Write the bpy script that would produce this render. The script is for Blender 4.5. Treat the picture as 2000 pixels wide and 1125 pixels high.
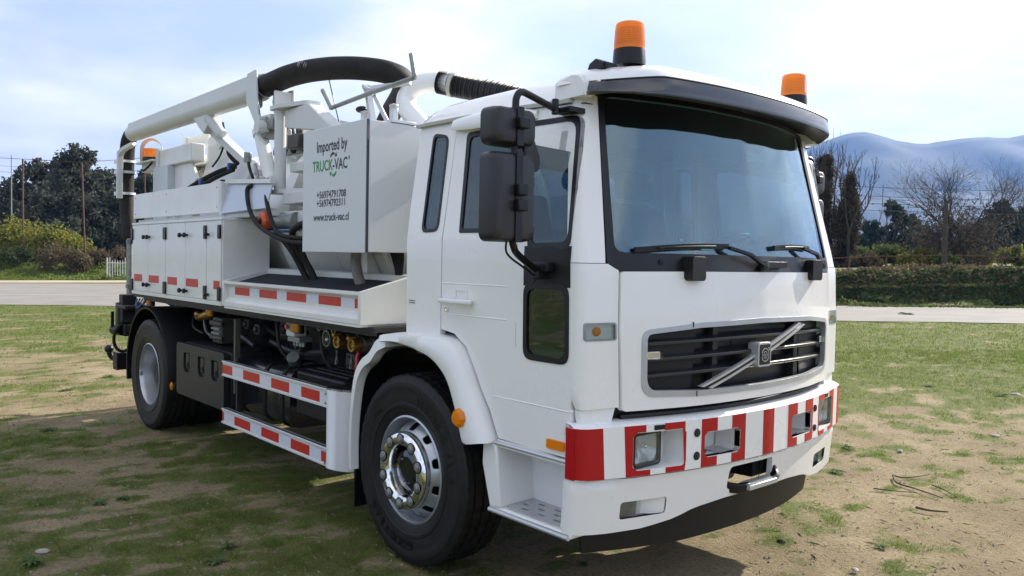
import bpy, bmesh, math, random
import numpy as np
from mathutils import Vector, Matrix, noise
from mathutils.geometry import tessellate_polygon

for o in list(bpy.data.objects): bpy.data.objects.remove(o)
SC = bpy.context.scene
COL = SC.collection
RAD = math.radians

# ------------------------------------------------------------------ camera
CAM_LOC = Vector((3.7359, -3.6913, 1.7098))
YAW, PITCH, ROLL = RAD(138.6536), RAD(-2.0393), RAD(1.1267)
FW = Vector((math.cos(YAW)*math.cos(PITCH), math.sin(YAW)*math.cos(PITCH), math.sin(PITCH)))
RT0 = FW.cross(Vector((0, 0, 1))).normalized(); UP0 = RT0.cross(FW)
RT = RT0*math.cos(ROLL) + UP0*math.sin(ROLL); UP = UP0*math.cos(ROLL) - RT0*math.sin(ROLL)
cam = bpy.data.cameras.new('camera'); camo = bpy.data.objects.new('camera', cam); COL.objects.link(camo)
M = Matrix((RT, UP, -FW)).transposed().to_4x4(); M.translation = CAM_LOC
camo.matrix_world = M
cam.sensor_width = 36; cam.lens = 36*1584.94/2000; cam.clip_start = .05; cam.clip_end = 30000
SC.camera = camo

# ------------------------------------------------------------------ sky and sun
SUN_DIR = Vector((0.03, 0.866, 0.50)).normalized()
SUN_EL = math.asin(SUN_DIR.z); SUN_ROT = math.atan2(SUN_DIR.x, SUN_DIR.y)
W = bpy.data.worlds.new('World'); SC.world = W; W.use_nodes = True
nt = W.node_tree; nt.nodes.clear()
N = nt.nodes.new; L = nt.links.new
out = N('ShaderNodeOutputWorld'); bg = N('ShaderNodeBackground'); bg.inputs['Strength'].default_value = 0.096
sky = N('ShaderNodeTexSky'); sky.sky_type = 'NISHITA'; sky.sun_disc = False
sky.sun_elevation = SUN_EL; sky.sun_rotation = SUN_ROT; sky.air_density = 1.2; sky.dust_density = .9; sky.ozone_density = 1.5
tc = N('ShaderNodeTexCoord'); sep = N('ShaderNodeSeparateXYZ'); L(tc.outputs['Generated'], sep.inputs[0])
zz = N('ShaderNodeMath'); zz.operation = 'MAXIMUM'; L(sep.outputs['Z'], zz.inputs[0]); zz.inputs[1].default_value = 0.0
zp = N('ShaderNodeMath'); zp.operation = 'ADD'; L(zz.outputs[0], zp.inputs[0]); zp.inputs[1].default_value = 0.16
dv = []
for ax in 'XY':
    d = N('ShaderNodeMath'); d.operation = 'DIVIDE'; L(sep.outputs[ax], d.inputs[0]); L(zp.outputs[0], d.inputs[1]); dv.append(d)
cmb = N('ShaderNodeCombineXYZ'); L(dv[0].outputs[0], cmb.inputs[0]); L(dv[1].outputs[0], cmb.inputs[1])
n1 = N('ShaderNodeTexNoise'); n1.inputs['Scale'].default_value = 1.25; n1.inputs['Detail'].default_value = 7; n1.inputs['Roughness'].default_value = .56; n1.inputs['Distortion'].default_value = .5
L(cmb.outputs[0], n1.inputs['Vector'])
r1 = N('ShaderNodeValToRGB'); r1.color_ramp.elements[0].position = .40; r1.color_ramp.elements[1].position = .60
r1.color_ramp.elements[0].color = (.46, .46, .46, 1); r1.color_ramp.elements[1].color = (.95, .95, .95, 1)
L(n1.outputs['Fac'], r1.inputs[0])
n2 = N('ShaderNodeTexNoise'); n2.inputs['Scale'].default_value = 1.15; n2.inputs['Detail'].default_value = 5; L(cmb.outputs[0], n2.inputs['Vector'])
r2 = N('ShaderNodeValToRGB'); r2.color_ramp.elements[0].position = .40; r2.color_ramp.elements[1].position = .61
r2.color_ramp.elements[0].color = (4.9, 5.1, 5.75, 1); r2.color_ramp.elements[1].color = (7.3, 7.2, 7.1, 1)
L(n2.outputs['Fac'], r2.inputs[0])
mx = N('ShaderNodeMix'); mx.data_type = 'RGBA'
hz1 = N('ShaderNodeMapRange'); hz1.interpolation_type = 'SMOOTHSTEP'; L(sep.outputs['Z'], hz1.inputs['Value'])
for k_, v_ in (('From Min', .10), ('From Max', .34), ('To Min', .95), ('To Max', 0.10)): hz1.inputs[k_].default_value = v_
mxm = N('ShaderNodeMath'); mxm.operation = 'MAXIMUM'; L(r1.outputs['Color'], mxm.inputs[0]); L(hz1.outputs[0], mxm.inputs[1])
L(mxm.outputs[0], mx.inputs['Factor']); L(sky.outputs[0], mx.inputs['A']); L(r2.outputs['Color'], mx.inputs['B'])
L(mx.outputs['Result'], bg.inputs['Color']); L(bg.outputs[0], out.inputs['Surface'])

sl = bpy.data.lights.new('sun', 'SUN'); sl.energy = 5.0; sl.angle = RAD(.6); sl.color = (1, .93, .82)
so = bpy.data.objects.new('sun', sl); COL.objects.link(so); so.rotation_euler = SUN_DIR.to_track_quat('Z', 'Y').to_euler()

SC.view_settings.view_transform = 'Standard'; SC.view_settings.look = 'None'
SC.view_settings.exposure = 0.98; SC.view_settings.gamma = 1.0; SC.view_settings.use_curve_mapping = False
SC.render.engine = 'CYCLES'
SC.cycles.max_bounces = 8; SC.cycles.transparent_max_bounces = 16; SC.cycles.volume_bounces = 0

# ------------------------------------------------------------------ materials
MATS = {}
def mat(name, col, rough=.5, metal=0., spec=.5, coat=0., coat_r=.05, var=0., vscale=6., bump=0., bscale=60., emit=None, trans=0., rvar=0., vcol=None, detail=6.):
    m = bpy.data.materials.new(name); m.use_nodes = True
    t = m.node_tree; b = t.nodes['Principled BSDF']
    b.inputs['Base Color'].default_value = (*col, 1); b.inputs['Roughness'].default_value = rough
    b.inputs['Metallic'].default_value = metal; b.inputs['Specular IOR Level'].default_value = spec
    b.inputs['Coat Weight'].default_value = coat; b.inputs['Coat Roughness'].default_value = coat_r
    b.inputs['Transmission Weight'].default_value = trans
    if var or rvar or bump:
        tcn = t.nodes.new('ShaderNodeTexCoord')
    if var or rvar:
        nz = t.nodes.new('ShaderNodeTexNoise'); nz.inputs['Scale'].default_value = vscale; nz.inputs['Detail'].default_value = detail; nz.inputs['Roughness'].default_value = .62
        t.links.new(tcn.outputs['Object'], nz.inputs['Vector'])
        rp = t.nodes.new('ShaderNodeValToRGB'); rp.color_ramp.elements[0].position = .3; rp.color_ramp.elements[1].position = .72
        c2 = vcol if vcol else tuple(c*(1-var) for c in col)
        rp.color_ramp.elements[0].color = (*c2, 1); rp.color_ramp.elements[1].color = (*col, 1)
        t.links.new(nz.outputs['Fac'], rp.inputs[0])
        if var: t.links.new(rp.outputs[0], b.inputs['Base Color'])
        if rvar:
            mr = t.nodes.new('ShaderNodeMapRange'); mr.inputs['To Min'].default_value = rough+rvar; mr.inputs['To Max'].default_value = max(.02, rough-rvar*.5)
            mr.inputs['From Min'].default_value = .3; mr.inputs['From Max'].default_value = .7
            t.links.new(nz.outputs['Fac'], mr.inputs['Value']); t.links.new(mr.outputs[0], b.inputs['Roughness'])
    if bump:
        bn = t.nodes.new('ShaderNodeTexNoise'); bn.inputs['Scale'].default_value = bscale; bn.inputs['Detail'].default_value = 4
        t.links.new(tcn.outputs['Object'], bn.inputs['Vector'])
        bb = t.nodes.new('ShaderNodeBump'); bb.inputs['Strength'].default_value = bump; bb.inputs['Distance'].default_value = .01
        t.links.new(bn.outputs['Fac'], bb.inputs['Height']); t.links.new(bb.outputs[0], b.inputs['Normal'])
    MATS[name] = m
    return m
def glass_mat(name, tint, refl=1.0, rough=0.0, ior=1.5):
    m = bpy.data.materials.new(name); m.use_nodes = True; t = m.node_tree; t.nodes.clear()
    o = t.nodes.new('ShaderNodeOutputMaterial'); tr = t.nodes.new('ShaderNodeBsdfTransparent'); tr.inputs[0].default_value = (*tint, 1)
    gl = t.nodes.new('ShaderNodeBsdfGlossy'); gl.inputs['Roughness'].default_value = rough; gl.inputs[0].default_value = (refl*.80, refl*.93, refl, 1)
    lw_ = t.nodes.new('ShaderNodeLayerWeight'); lw_.inputs[0].default_value = .5
    pw = t.nodes.new('ShaderNodeMath'); pw.operation = 'POWER'; t.links.new(lw_.outputs['Facing'], pw.inputs[0]); pw.inputs[1].default_value = 4.2
    f0 = ((ior-1)/(ior+1))**2
    fr = t.nodes.new('ShaderNodeMath'); fr.operation = 'MULTIPLY_ADD'; t.links.new(pw.outputs[0], fr.inputs[0]); fr.inputs[1].default_value = 1-f0; fr.inputs[2].default_value = f0
    mxs = t.nodes.new('ShaderNodeMixShader'); t.links.new(fr.outputs[0], mxs.inputs[0]); t.links.new(tr.outputs[0], mxs.inputs[1]); t.links.new(gl.outputs[0], mxs.inputs[2])
    t.links.new(mxs.outputs[0], o.inputs[0]); MATS[name] = m
    return m
mat('white', (.88, .875, .85), .28, coat=.7, coat_r=.03, var=.03, vscale=2.2, rvar=.05)
mat('white_body', (.80, .80, .775), .34, coat=.4, coat_r=.07, var=.07, vscale=3., rvar=.08, vcol=(.72, .715, .67))
mat('grey_white', (.66, .67, .655), .42, coat=.15, var=.08, vscale=4)
mat('panel_sky_tint', (.50, .54, .62), .28, metal=.25)  # blue of the reflected sky put into the panel's base colour
mat('red', (.43, .002, .008), .3, spec=.4, coat=.12)
mat('tape_red', (.58, .018, .010), .4, coat=.1, var=.2, vscale=30)
mat('tape_white', (.70, .72, .78), .35, coat=.3, var=.08, vscale=30)
mat('black', (.006, .006, .008), .36, spec=.4)
mat('black_gloss', (.006, .008, .014), .05, spec=.9, coat=.5, coat_r=.02)
mat('plastic', (.010, .010, .011), .46, spec=.35, var=.25, vscale=12, bump=.15, bscale=220)
mat('mirror_plastic', (.024, .023, .025), .42, bump=.12, bscale=260)
mat('toolbox', (.014, .0155, .019), .42, spec=.4, bump=.2, bscale=180)
mat('rubber', (.0065, .0065, .0068), .55, spec=.35, var=.35, vscale=9, vcol=(.013, .012, .011), bump=.2, bscale=120)
mat('hose', (.009, .009, .011), .7, spec=.3, var=.5, vscale=7, vcol=(.026, .022, .019), bump=.25, bscale=70)
mat('chassis', (.010, .011, .012), .5, spec=.35, var=.3, vscale=8, vcol=(.03, .028, .025))
mat('engine', (.030, .032, .032), .5, var=.5, vscale=14, vcol=(.02, .02, .02))
mat('olive', (.055, .060, .042), .5)
mat('chrome', (.86, .87, .88), .09, metal=1)
mat('silver', (.50, .52, .54), .32, metal=.35, var=.12, vscale=10)
mat('rim_silver', (.52, .54, .56), .33, metal=.7, var=.15, vscale=8)
mat('steel_old', (.36, .37, .35), .45, metal=.6, var=.35, vscale=18)
mat('alu', (.58, .59, .60), .34, metal=.5)
mat('brass', (.48, .30, .09), .34, metal=.9, var=.3, vscale=30)
mat('red_handle', (.55, .02, .03), .4)
mat('grip', (.02, .022, .03), .85, bump=.6, bscale=240)
mat('dark_letter', (.03, .033, .036), .5)
mat('green_letter', (.03, .27, .06), .5)
mat('orange_plastic', (.62, .10, .02), .4)
mat('blue_fitting', (.03, .09, .30), .4)
mat('interior', (.055, .062, .068), .75)
mat('seat', (.075, .085, .095), .85)
mat('reflector', (.9, .9, .92), .08, metal=1)
mat('beige_trim', (.45, .44, .38), .5)
mat('rust', (.16, .075, .045), .85, var=.5, vscale=5)
mat('lamp_silver', (.74, .75, .76), .20, metal=.4)
mat('stainless', (.62, .62, .62), .28, metal=1)
mat('sill_dirt', (.30, .29, .26), .6)
def lens_mat(name, col, tr=.35, rough=.12, em=0):
    m = mat(name, col, rough, trans=tr, coat=.4); m.node_tree.nodes['Principled BSDF'].inputs['IOR'].default_value = 1.45
    return m
def amber(name, col, tcol):
    m = bpy.data.materials.new(name); m.use_nodes = True; t = m.node_tree; b = t.nodes['Principled BSDF']
    b.inputs['Base Color'].default_value = (*col, 1); b.inputs['Roughness'].default_value = .2; b.inputs['Coat Weight'].default_value = .5
    tl = t.nodes.new('ShaderNodeBsdfTranslucent'); tl.inputs[0].default_value = (*tcol, 1)
    mxs = t.nodes.new('ShaderNodeMixShader'); mxs.inputs[0].default_value = .45
    o = t.nodes['Material Output']; t.links.new(b.outputs[0], mxs.inputs[1]); t.links.new(tl.outputs[0], mxs.inputs[2]); t.links.new(mxs.outputs[0], o.inputs[0])
    MATS[name] = m
amber('amber', (.93, .33, .008), (1.0, .45, .0))
amber('amber_dark', (.75, .24, .008), (.8, .3, .0))
glass_mat('windscreen', (.46, .68, .74), 1.0, ior=2.25)
glass_mat('side_glass', (.40, .48, .51), 1.0, ior=1.75)
glass_mat('clear_lens', (.86, .88, .88), 1.0)

# ------------------------------------------------------------------ mesh helpers
def cr(pts):
    xs = [p[0] for p in pts]; ys = [p[1] for p in pts]; n = len(xs)
    def slope(k):
        a = max(k-1, 0); b = min(k+1, n-1); return (ys[b]-ys[a])/(xs[b]-xs[a])
    def f(x):
        if x <= xs[0]: return ys[0]
        for i in range(n-1):
            if x <= xs[i+1]:
                h = xs[i+1]-xs[i]; t = (x-xs[i])/h; m0 = slope(i); m1 = slope(i+1)
                return (2*t**3-3*t*t+1)*ys[i]+(t**3-2*t*t+t)*h*m0+(3*t*t-2*t**3)*ys[i+1]+(t**3-t*t)*h*m1
        return ys[-1]
    return f
def lin(pts):
    def f(x):
        if x <= pts[0][0]: return pts[0][1]
        for (a, b), (c, d) in zip(pts, pts[1:]):
            if x <= c: return b+(d-b)*(x-a)/(c-a)
        return pts[-1][1]
    return f
def spline(pts, n=8):
    P = [Vector(p) for p in pts]; o = []
    for i in range(len(P)-1):
        p0 = P[max(i-1, 0)]; p1 = P[i]; p2 = P[i+1]; p3 = P[min(i+2, len(P)-1)]
        for k in range(n):
            t = k/n
            o.append(.5*((2*p1)+(p2-p0)*t+(2*p0-5*p1+4*p2-p3)*t*t+(3*p1-p0-3*p2+p3)*t**3))
    o.append(P[-1]); return o
def rr(x0, z0, x1, z1, r, n=5):
    if not isinstance(r, (list, tuple)): r = [r]*4
    cs = [(x0+r[0], z0+r[0], 180, r[0]), (x1-r[1], z0+r[1], 270, r[1]), (x1-r[2], z1-r[2], 0, r[2]), (x0+r[3], z1-r[3], 90, r[3])]
    o = []
    for cx, cz, a0, q in cs:
        if q <= 0: o.append((cx, cz)); continue
        for k in range(n+1):
            a = RAD(a0+90*k/n); o.append((cx+q*math.cos(a), cz+q*math.sin(a)))
    return o
def roundpoly(pts, r, n=4):
    o = []; m = len(pts)
    for i in range(m):
        a, b, c = Vector(pts[i-1]), Vector(pts[i]), Vector(pts[(i+1) % m])
        q = r[i] if isinstance(r, (list, tuple)) else r
        q = min(q, (a-b).length*.45, (c-b).length*.45)
        if q < 1e-4: o.append(tuple(b)); continue
        s = b+(a-b).normalized()*q; e = b+(c-b).normalized()*q
        for k in range(n+1):
            t = k/n; o.append(tuple(s*(1-t)**2+b*2*t*(1-t)+e*t*t))
    return o
class MB:
    def __init__(s): s.v = []; s.f = []
    def add(s, v, f):
        b = len(s.v); s.v += [tuple(p) for p in v]; s.f += [tuple(i+b for i in q) for q in f]; return s
    def box(s, x, y, z):
        (a, b), (c, d), (e, g) = sorted(x), sorted(y), sorted(z)
        return s.add([(a, c, e), (b, c, e), (b, d, e), (a, d, e), (a, c, g), (b, c, g), (b, d, g), (a, d, g)],
                     [(0, 3, 2, 1), (4, 5, 6, 7), (0, 1, 5, 4), (1, 2, 6, 5), (2, 3, 7, 6), (3, 0, 4, 7)])
    def hexa(s, p):
        return s.add(p, [(0, 3, 2, 1), (4, 5, 6, 7), (0, 1, 5, 4), (1, 2, 6, 5), (2, 3, 7, 6), (3, 0, 4, 7)])
    def prism(s, poly, ax, lo, hi):
        n = len(poly)
        def P(a, b, c): return {'y': (a, c, b), 'x': (c, a, b), 'z': (a, b, c)}[ax]
        v = [P(a, b, lo) for a, b in poly]+[P(a, b, hi) for a, b in poly]
        f = [(i, (i+1) % n, n+(i+1) % n, n+i) for i in range(n)]
        tri = tessellate_polygon([[Vector((a, b, 0)) for a, b in poly]])
        f += [tuple(reversed(t)) for t in tri]+[tuple(i+n for i in t) for t in tri]
        return s.add(v, f)
    def plate(s, poly3, thick):
        n = len(poly3); P = [Vector(p) for p in poly3]
        nn = (P[1]-P[0]).cross(P[2]-P[0]).normalized()*thick
        return s.add([tuple(p) for p in P]+[tuple(p+nn) for p in P],
                     [tuple(range(n-1, -1, -1)), tuple(range(n, 2*n))]+[(i, (i+1) % n, n+(i+1) % n, n+i) for i in range(n)])
    def tube(s, path, r, seg=10, cap=True, radf=None, sq=None):
        P = [Vector(p) for p in path]; n = len(P); rings = []
        t0 = (P[1]-P[0]).normalized(); ref = Vector((0, 0, 1)) if abs(t0.z) < .9 else Vector((1, 0, 0))
        u = t0.cross(ref).normalized()
        for i in range(n):
            t = (P[min(i+1, n-1)]-P[max(i-1, 0)]).normalized()
            u = (u-t*u.dot(t)).normalized(); w = t.cross(u)
            q = radf(i/(n-1)) if radf else r
            if sq: rings.append([P[i]+u*a*sq[0]+w*b*sq[1] for a, b in ((-1, -1), (1, -1), (1, 1), (-1, 1))])
            else: rings.append([P[i]+(u*math.cos(2*math.pi*k/seg)+w*math.sin(2*math.pi*k/seg))*q for k in range(seg)])
        m = 4 if sq else seg
        v = [p for rg in rings for p in rg]
        f = [(i*m+k, i*m+(k+1) % m, (i+1)*m+(k+1) % m, (i+1)*m+k) for i in range(n-1) for k in range(m)]
        if cap: f += [tuple(range(m-1, -1, -1)), tuple((n-1)*m+k for k in range(m))]
        return s.add(v, f)
    def lathe(s, prof, c, ax='y', seg=32, sign=1, closed=False, modf=None):
        v = []; f = []; n = len(prof)
        for k in range(seg):
            a = 2*math.pi*k/seg; ca, sa = math.cos(a), math.sin(a)
            for j, (r, h) in enumerate(prof):
                if modf: r = modf(j, k, r)
                h *= sign
                if ax == 'y': v.append((c[0]+r*ca, c[1]+h, c[2]+r*sa))
                elif ax == 'x': v.append((c[0]+h, c[1]+r*ca, c[2]+r*sa))
                else: v.append((c[0]+r*ca, c[1]+r*sa, c[2]+h))
        for k in range(seg):
            k2 = (k+1) % seg
            for j in range(n-1 if not closed else n):
                j2 = (j+1) % n; f.append((k*n+j, k2*n+j, k2*n+j2, k*n+j2))
        return s.add(v, f)
    def cyl(s, a, b, r, seg=16, r2=None):
        a = Vector(a); b = Vector(b)
        return s.tube([a, b], r, seg, radf=(lambda t: r+(r2-r)*t) if r2 is not None else None)
    def ball(s, c, r, seg=12, sc=(1, 1, 1)):
        pr = [(math.sin(math.pi*i/8)*r, -math.cos(math.pi*i/8)*r) for i in range(9)]
        m = MB(); m.lathe(pr, (0, 0, 0), 'z', seg)
        return s.add([(c[0]+x*sc[0], c[1]+y*sc[1], c[2]+z*sc[2]) for x, y, z in m.v], m.f)
    def sheet(s, outer, holes, fn, cuts_a=(), cuts_b=(), thick=.004):
        """polygon with holes in a 2D chart, cut on a grid and bent by fn(a, b, offset) -> point"""
        loops = [outer]+list(holes)
        tri = tessellate_polygon([[Vector((a, b, 0)) for a, b in lp] for lp in loops])
        pts = [p for lp in loops for p in lp]
        bm = bmesh.new(); bv = [bm.verts.new((a, b, 0)) for a, b in pts]
        for t in tri:
            try: bm.faces.new([bv[i] for i in t])
            except ValueError: pass
        bmesh.ops.remove_doubles(bm, verts=bm.verts[:], dist=1e-5)
        for axn, cuts in (((1, 0, 0), cuts_a), ((0, 1, 0), cuts_b)):
            for c in cuts:
                bmesh.ops.bisect_plane(bm, geom=bm.verts[:]+bm.edges[:]+bm.faces[:], dist=1e-5, plane_co=(c*axn[0], c*axn[1], 0), plane_no=axn)
        bm.normal_update()
        for fc in bm.faces:
            if fc.normal.z < 0: fc.normal_flip()
        bm.verts.index_update(); n = len(bm.verts); co = [(q.co.x, q.co.y) for q in bm.verts]
        v = [fn(a, b, 0.) for a, b in co]+[fn(a, b, -thick) for a, b in co]
        f = [tuple(q.index for q in fc.verts) for fc in bm.faces]
        f2 = [tuple(n+i for i in reversed(q)) for q in f]
        side = []
        for e in bm.edges:
            if len(e.link_faces) == 1:
                lp = e.link_loops[0]; a = lp.vert.index; b = lp.link_loop_next.vert.index
                side.append((b, a, n+a, n+b))
        bm.free()
        return s.add(v, f+f2+side)
    def text(s, body, size, fn, sx=1., align='CENTER', wt=1.):
        cu = bpy.data.curves.new('t', 'FONT'); cu.body = body; cu.size = size; cu.align_x = align; cu.extrude = 0; cu.offset = size*.018*wt; cu.resolution_u = 3
        o = bpy.data.objects.new('t', cu); me = bpy.data.meshes.new_from_object(o)
        v = [fn(p.co.x*sx, p.co.y) for p in me.vertices]; f = [tuple(p.vertices) for p in me.polygons]
        bpy.data.objects.remove(o); bpy.data.curves.remove(cu); bpy.data.meshes.remove(me)
        return s.add(v, f)
    def mirror(s):
        m = MB(); m.v = [(x, -y, z) for x, y, z in s.v]; m.f = [tuple(reversed(q)) for q in s.f]; return m
    def build(s, name, m, parent=None, bev=0., smooth=35, recalc=True, seg=2):
        me = bpy.data.meshes.new(name); me.from_pydata(s.v, [], s.f)
        if recalc:
            bm = bmesh.new(); bm.from_mesh(me); bmesh.ops.recalc_face_normals(bm, faces=bm.faces[:]); bm.to_mesh(me); bm.free()
        me.update()
        if smooth:
            me.polygons.foreach_set('use_smooth', [True]*len(me.polygons)); me.set_sharp_from_angle(angle=RAD(smooth))
        me.materials.append(MATS[m] if isinstance(m, str) else m)
        o = bpy.data.objects.new(name, me); COL.objects.link(o)
        if parent is not None: o.parent = parent
        if bev:
            b = o.modifiers.new('bevel', 'BEVEL'); b.width = bev; b.segments = seg; b.limit_method = 'ANGLE'; b.angle_limit = RAD(40); b.use_clamp_overlap = True
            b.harden_normals = False
        return o
def empty(name, loc=(0, 0, 0), parent=None):
    o = bpy.data.objects.new(name, None); o.location = loc; COL.objects.link(o); o.empty_display_size = .1
    if parent is not None: o.parent = parent
    return o
def tag(o, label=None, cat=None, group=None, kind=None):
    for k, q in (('label', label), ('category', cat), ('group', group), ('kind', kind)):
        if q: o[k] = q
    return o
def frange(a, b, n): return [a+(b-a)*i/n for i in range(n+1)]
def sstep(a, b, x):
    t = min(1, max(0, (x-a)/(b-a))); return t*t*(3-2*t)
# ================================================================== the place
FH = Vector((math.cos(YAW), math.sin(YAW), 0)); RH = Vector((math.sin(YAW), -math.cos(YAW), 0))
C0 = Vector((CAM_LOC.x, CAM_LOC.y, 0))
def road_line(r): return 32.5-.2*r
def bank_start(r): return 66 + (33.9-.2*r-66)*sstep(-9, 6, r) if r < 6 else 33.9-.2*r
def height(r, d):
    a = min(abs(r), 60.); s = 1 if r > 0 else -1
    h = .0197*s*max(0., a-4.)*sstep(7, 17, d)
    b0 = bank_start(r); hb = 1.25+.1*math.sin(r*.4)
    h += hb*sstep(b0, b0+(2.6 if r > 0 else 6), d)*sstep(900, 400, d)
    return h
def rd(x, y):
    q = Vector((x, y, 0))-C0; return q.dot(RH), q.dot(FH)
def at_rd(r, d, dz=0.):
    p = C0+RH*r+FH*d; p.z = height(r, d)+dz; return p
def at_u(u, d, dz=0.):               # image column -> place on the ground at a given distance
    return at_rd((u-1000)/1584.94*d, d, dz)
def fr(x, y, sc, o=4):
    return noise.fractal(Vector((x*sc, y*sc, 3.7)), 1., 2., o)
def grass_amount(x, y):
    r, d = rd(x, y)
    n = fr(x, y, .75)*.30+fr(x+40, y, 2.6, 3)*.36+fr(x, y+70, 8., 4)*.48
    right = sstep(-.6, 1.4, r-.05*d)
    br = -.28+.14*fr(x+9, y+3, .35, 2)+.54*sstep(8.2, 12.0, d+1.2*fr(x, y, .6, 2))
    bl = .02-.13*sstep(6.8, 9.5, d)+.30*sstep(12.5, 19, d)
    b = bl+(br-bl)*right
    return min(1., max(0., .5+1.5*(n+b)))
# --- ground sheet
def axis(vals):
    o = []
    for a, b, s in vals:
        k = max(1, int(round((b-a)/s))); o += [a+(b-a)*i/k for i in range(k)]
    o.append(vals[-1][1]); return o
DA = axis([(-300, -20, 70), (-20, 1, 3), (1, 8, .11), (8, 14, .2), (14, 24, .4), (24, 44, .8), (44, 84, 1.5), (84, 200, 12), (200, 900, 90), (900, 6500, 700)])
RA = axis([(-6500, -900, 700), (-900, -120, 90), (-120, -45, 6), (-45, -14, 1.2), (-14, -7, .3), (-7, 7, .13), (7, 14, .3), (14, 45, 1.2), (45, 120, 6), (120, 900, 90), (900, 6500, 700)])
gv = []; gg = []
for d in DA:
    for r in RA:
        p = at_rd(r, d)
        g = grass_amount(p.x, p.y) if (abs(r) < 60 and -5 < d < 90) else .75
        if abs(r) < 14 and 0 < d < 24:
            k = sstep(.0, 1.2, min(abs(p.y+1.0), 99)+0*1) if (-6 < p.x < 2) else 1.
            p.z += .016*fr(p.x, p.y, 1.6, 3)+.008*fr(p.x, p.y, 6., 2)-.004
        gv.append(p); gg.append(g)
nr = len(RA)
gf = [(i*nr+j, i*nr+j+1, (i+1)*nr+j+1, (i+1)*nr+j) for i in range(len(DA)-1) for j in range(nr-1)]
gm = bpy.data.meshes.new('ground'); gm.from_pydata(gv, [], gf)
ga = gm.attributes.new('grass', 'FLOAT', 'POINT'); ga.data.foreach_set('value', gg)
gm.polygons.foreach_set('use_smooth', [True]*len(gm.polygons))
ground = bpy.data.objects.new('ground', gm); COL.objects.link(ground); tag(ground, kind='structure')
def ground_material():
    m = bpy.data.materials.new('ground'); m.use_nodes = True; t = m.node_tree; b = t.nodes['Principled BSDF']; N = t.nodes.new; L = t.links.new
    b.inputs['Roughness'].default_value = .95; b.inputs['Specular IOR Level'].default_value = .15
    tc = N('ShaderNodeTexCoord'); at = N('ShaderNodeAttribute'); at.attribute_name = 'grass'
    def nz(s, d=6, r=.6):
        n = N('ShaderNodeTexNoise'); n.inputs['Scale'].default_value = s; n.inputs['Detail'].default_value = d; n.inputs['Roughness'].default_value = r; L(tc.outputs['Object'], n.inputs['Vector']); return n
    def ramp(src, stops):
        r = N('ShaderNodeValToRGB'); e = r.color_ramp.elements
        while len(e) < len(stops): e.new(.5)
        for q, (p, c) in zip(e, stops): q.position = p; q.color = (*c, 1)
        L(src, r.inputs[0]); return r
    dirt = ramp(nz(1.3, 10, .68).outputs['Fac'], [(.25, (.18, .140, .082)), (.5, (.285, .228, .138)), (.75, (.40, .33, .215))])
    fine = ramp(nz(42, 8, .85).outputs['Fac'], [(.36, (.30, .29, .27)), (.47, (.85, .84, .82)), (.64, (1.25, 1.24, 1.2))])
    mul = N('ShaderNodeMix'); mul.data_type = 'RGBA'; mul.blend_type = 'MULTIPLY'; mul.inputs['Factor'].default_value = .9
    L(dirt.outputs[0], mul.inputs['A']); L(fine.outputs[0], mul.inputs['B'])
    gr = ramp(nz(3.5, 8, .7).outputs['Fac'], [(.25, (.070, .092, .026)), (.5, (.13, .158, .042)), (.78, (.23, .215, .085))])
    gf2 = ramp(nz(60, 7, .85).outputs['Fac'], [(.34, (.22, .24, .22)), (.5, (.85, .85, .8)), (.66, (1.5, 1.45, 1.3))])
    mul2 = N('ShaderNodeMix'); mul2.data_type = 'RGBA'; mul2.blend_type = 'MULTIPLY'; mul2.inputs['Factor'].default_value = .8
    L(gr.outputs[0], mul2.inputs['A']); L(gf2.outputs[0], mul2.inputs['B'])
    ad = N('ShaderNodeMath'); ad.operation = 'MULTIPLY_ADD'; L(nz(22, 9, .85).outputs['Fac'], ad.inputs[0]); ad.inputs[1].default_value = 2.0; 
    sb = N('ShaderNodeMath'); sb.operation = 'SUBTRACT'; L(at.outputs['Fac'], sb.inputs[0]); sb.inputs[1].default_value = .82; L(sb.outputs[0], ad.inputs[2])
    ms = ramp(ad.outputs[0], [(.42, (0, 0, 0)), (.66, (.95, .95, .95))])
    mixc = N('ShaderNodeMix'); mixc.data_type = 'RGBA'; L(ms.outputs[0], mixc.inputs['Factor']); L(mul.outputs['Result'], mixc.inputs['A']); L(mul2.outputs['Result'], mixc.inputs['B'])
    L(mixc.outputs['Result'], b.inputs['Base Color'])
    bp = N('ShaderNodeBump'); bp.inputs['Strength'].default_value = .9; bp.inputs['Distance'].default_value = .025
    L(nz(38, 8, .75).outputs['Fac'], bp.inputs['Height']); L(bp.outputs[0], b.inputs['Normal'])
    return m
gm.materials.append(ground_material())

# --- road, verge path, edge line
def strip(name, near, far, r0, r1, n, m, dz, kind='structure', cols=2):
    mb = MB(); 
    for i in range(n+1):
        r = r0+(r1-r0)*i/n
        for j in range(cols+1):
            d = near(r)+(far(r)-near(r))*j/cols; mb.v.append(tuple(at_rd(r, d, dz)))
    w = cols+1
    mb.f = [(i*w+j, (i+1)*w+j, (i+1)*w+j+1, i*w+j+1) for i in range(n) for j in range(cols)]
    o = mb.build(name, m, recalc=False, smooth=0); tag(o, kind=kind); return o
mat('asphalt', (.265, .245, .220), .9, var=.3, vscale=.7, vcol=(.185, .173, .158), bump=.3, bscale=80, detail=10)
mat('line_paint', (.66, .65, .62), .7, var=.35, vscale=4)
mat('sand', (.46, .39, .28), .95, var=.3, vscale=1.1)
mat('twig', (.075, .055, .042), .9, var=.4, vscale=20)
mat('bark', (.085, .066, .052), .9, var=.5, vscale=6, bump=.5, bscale=25)
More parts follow.
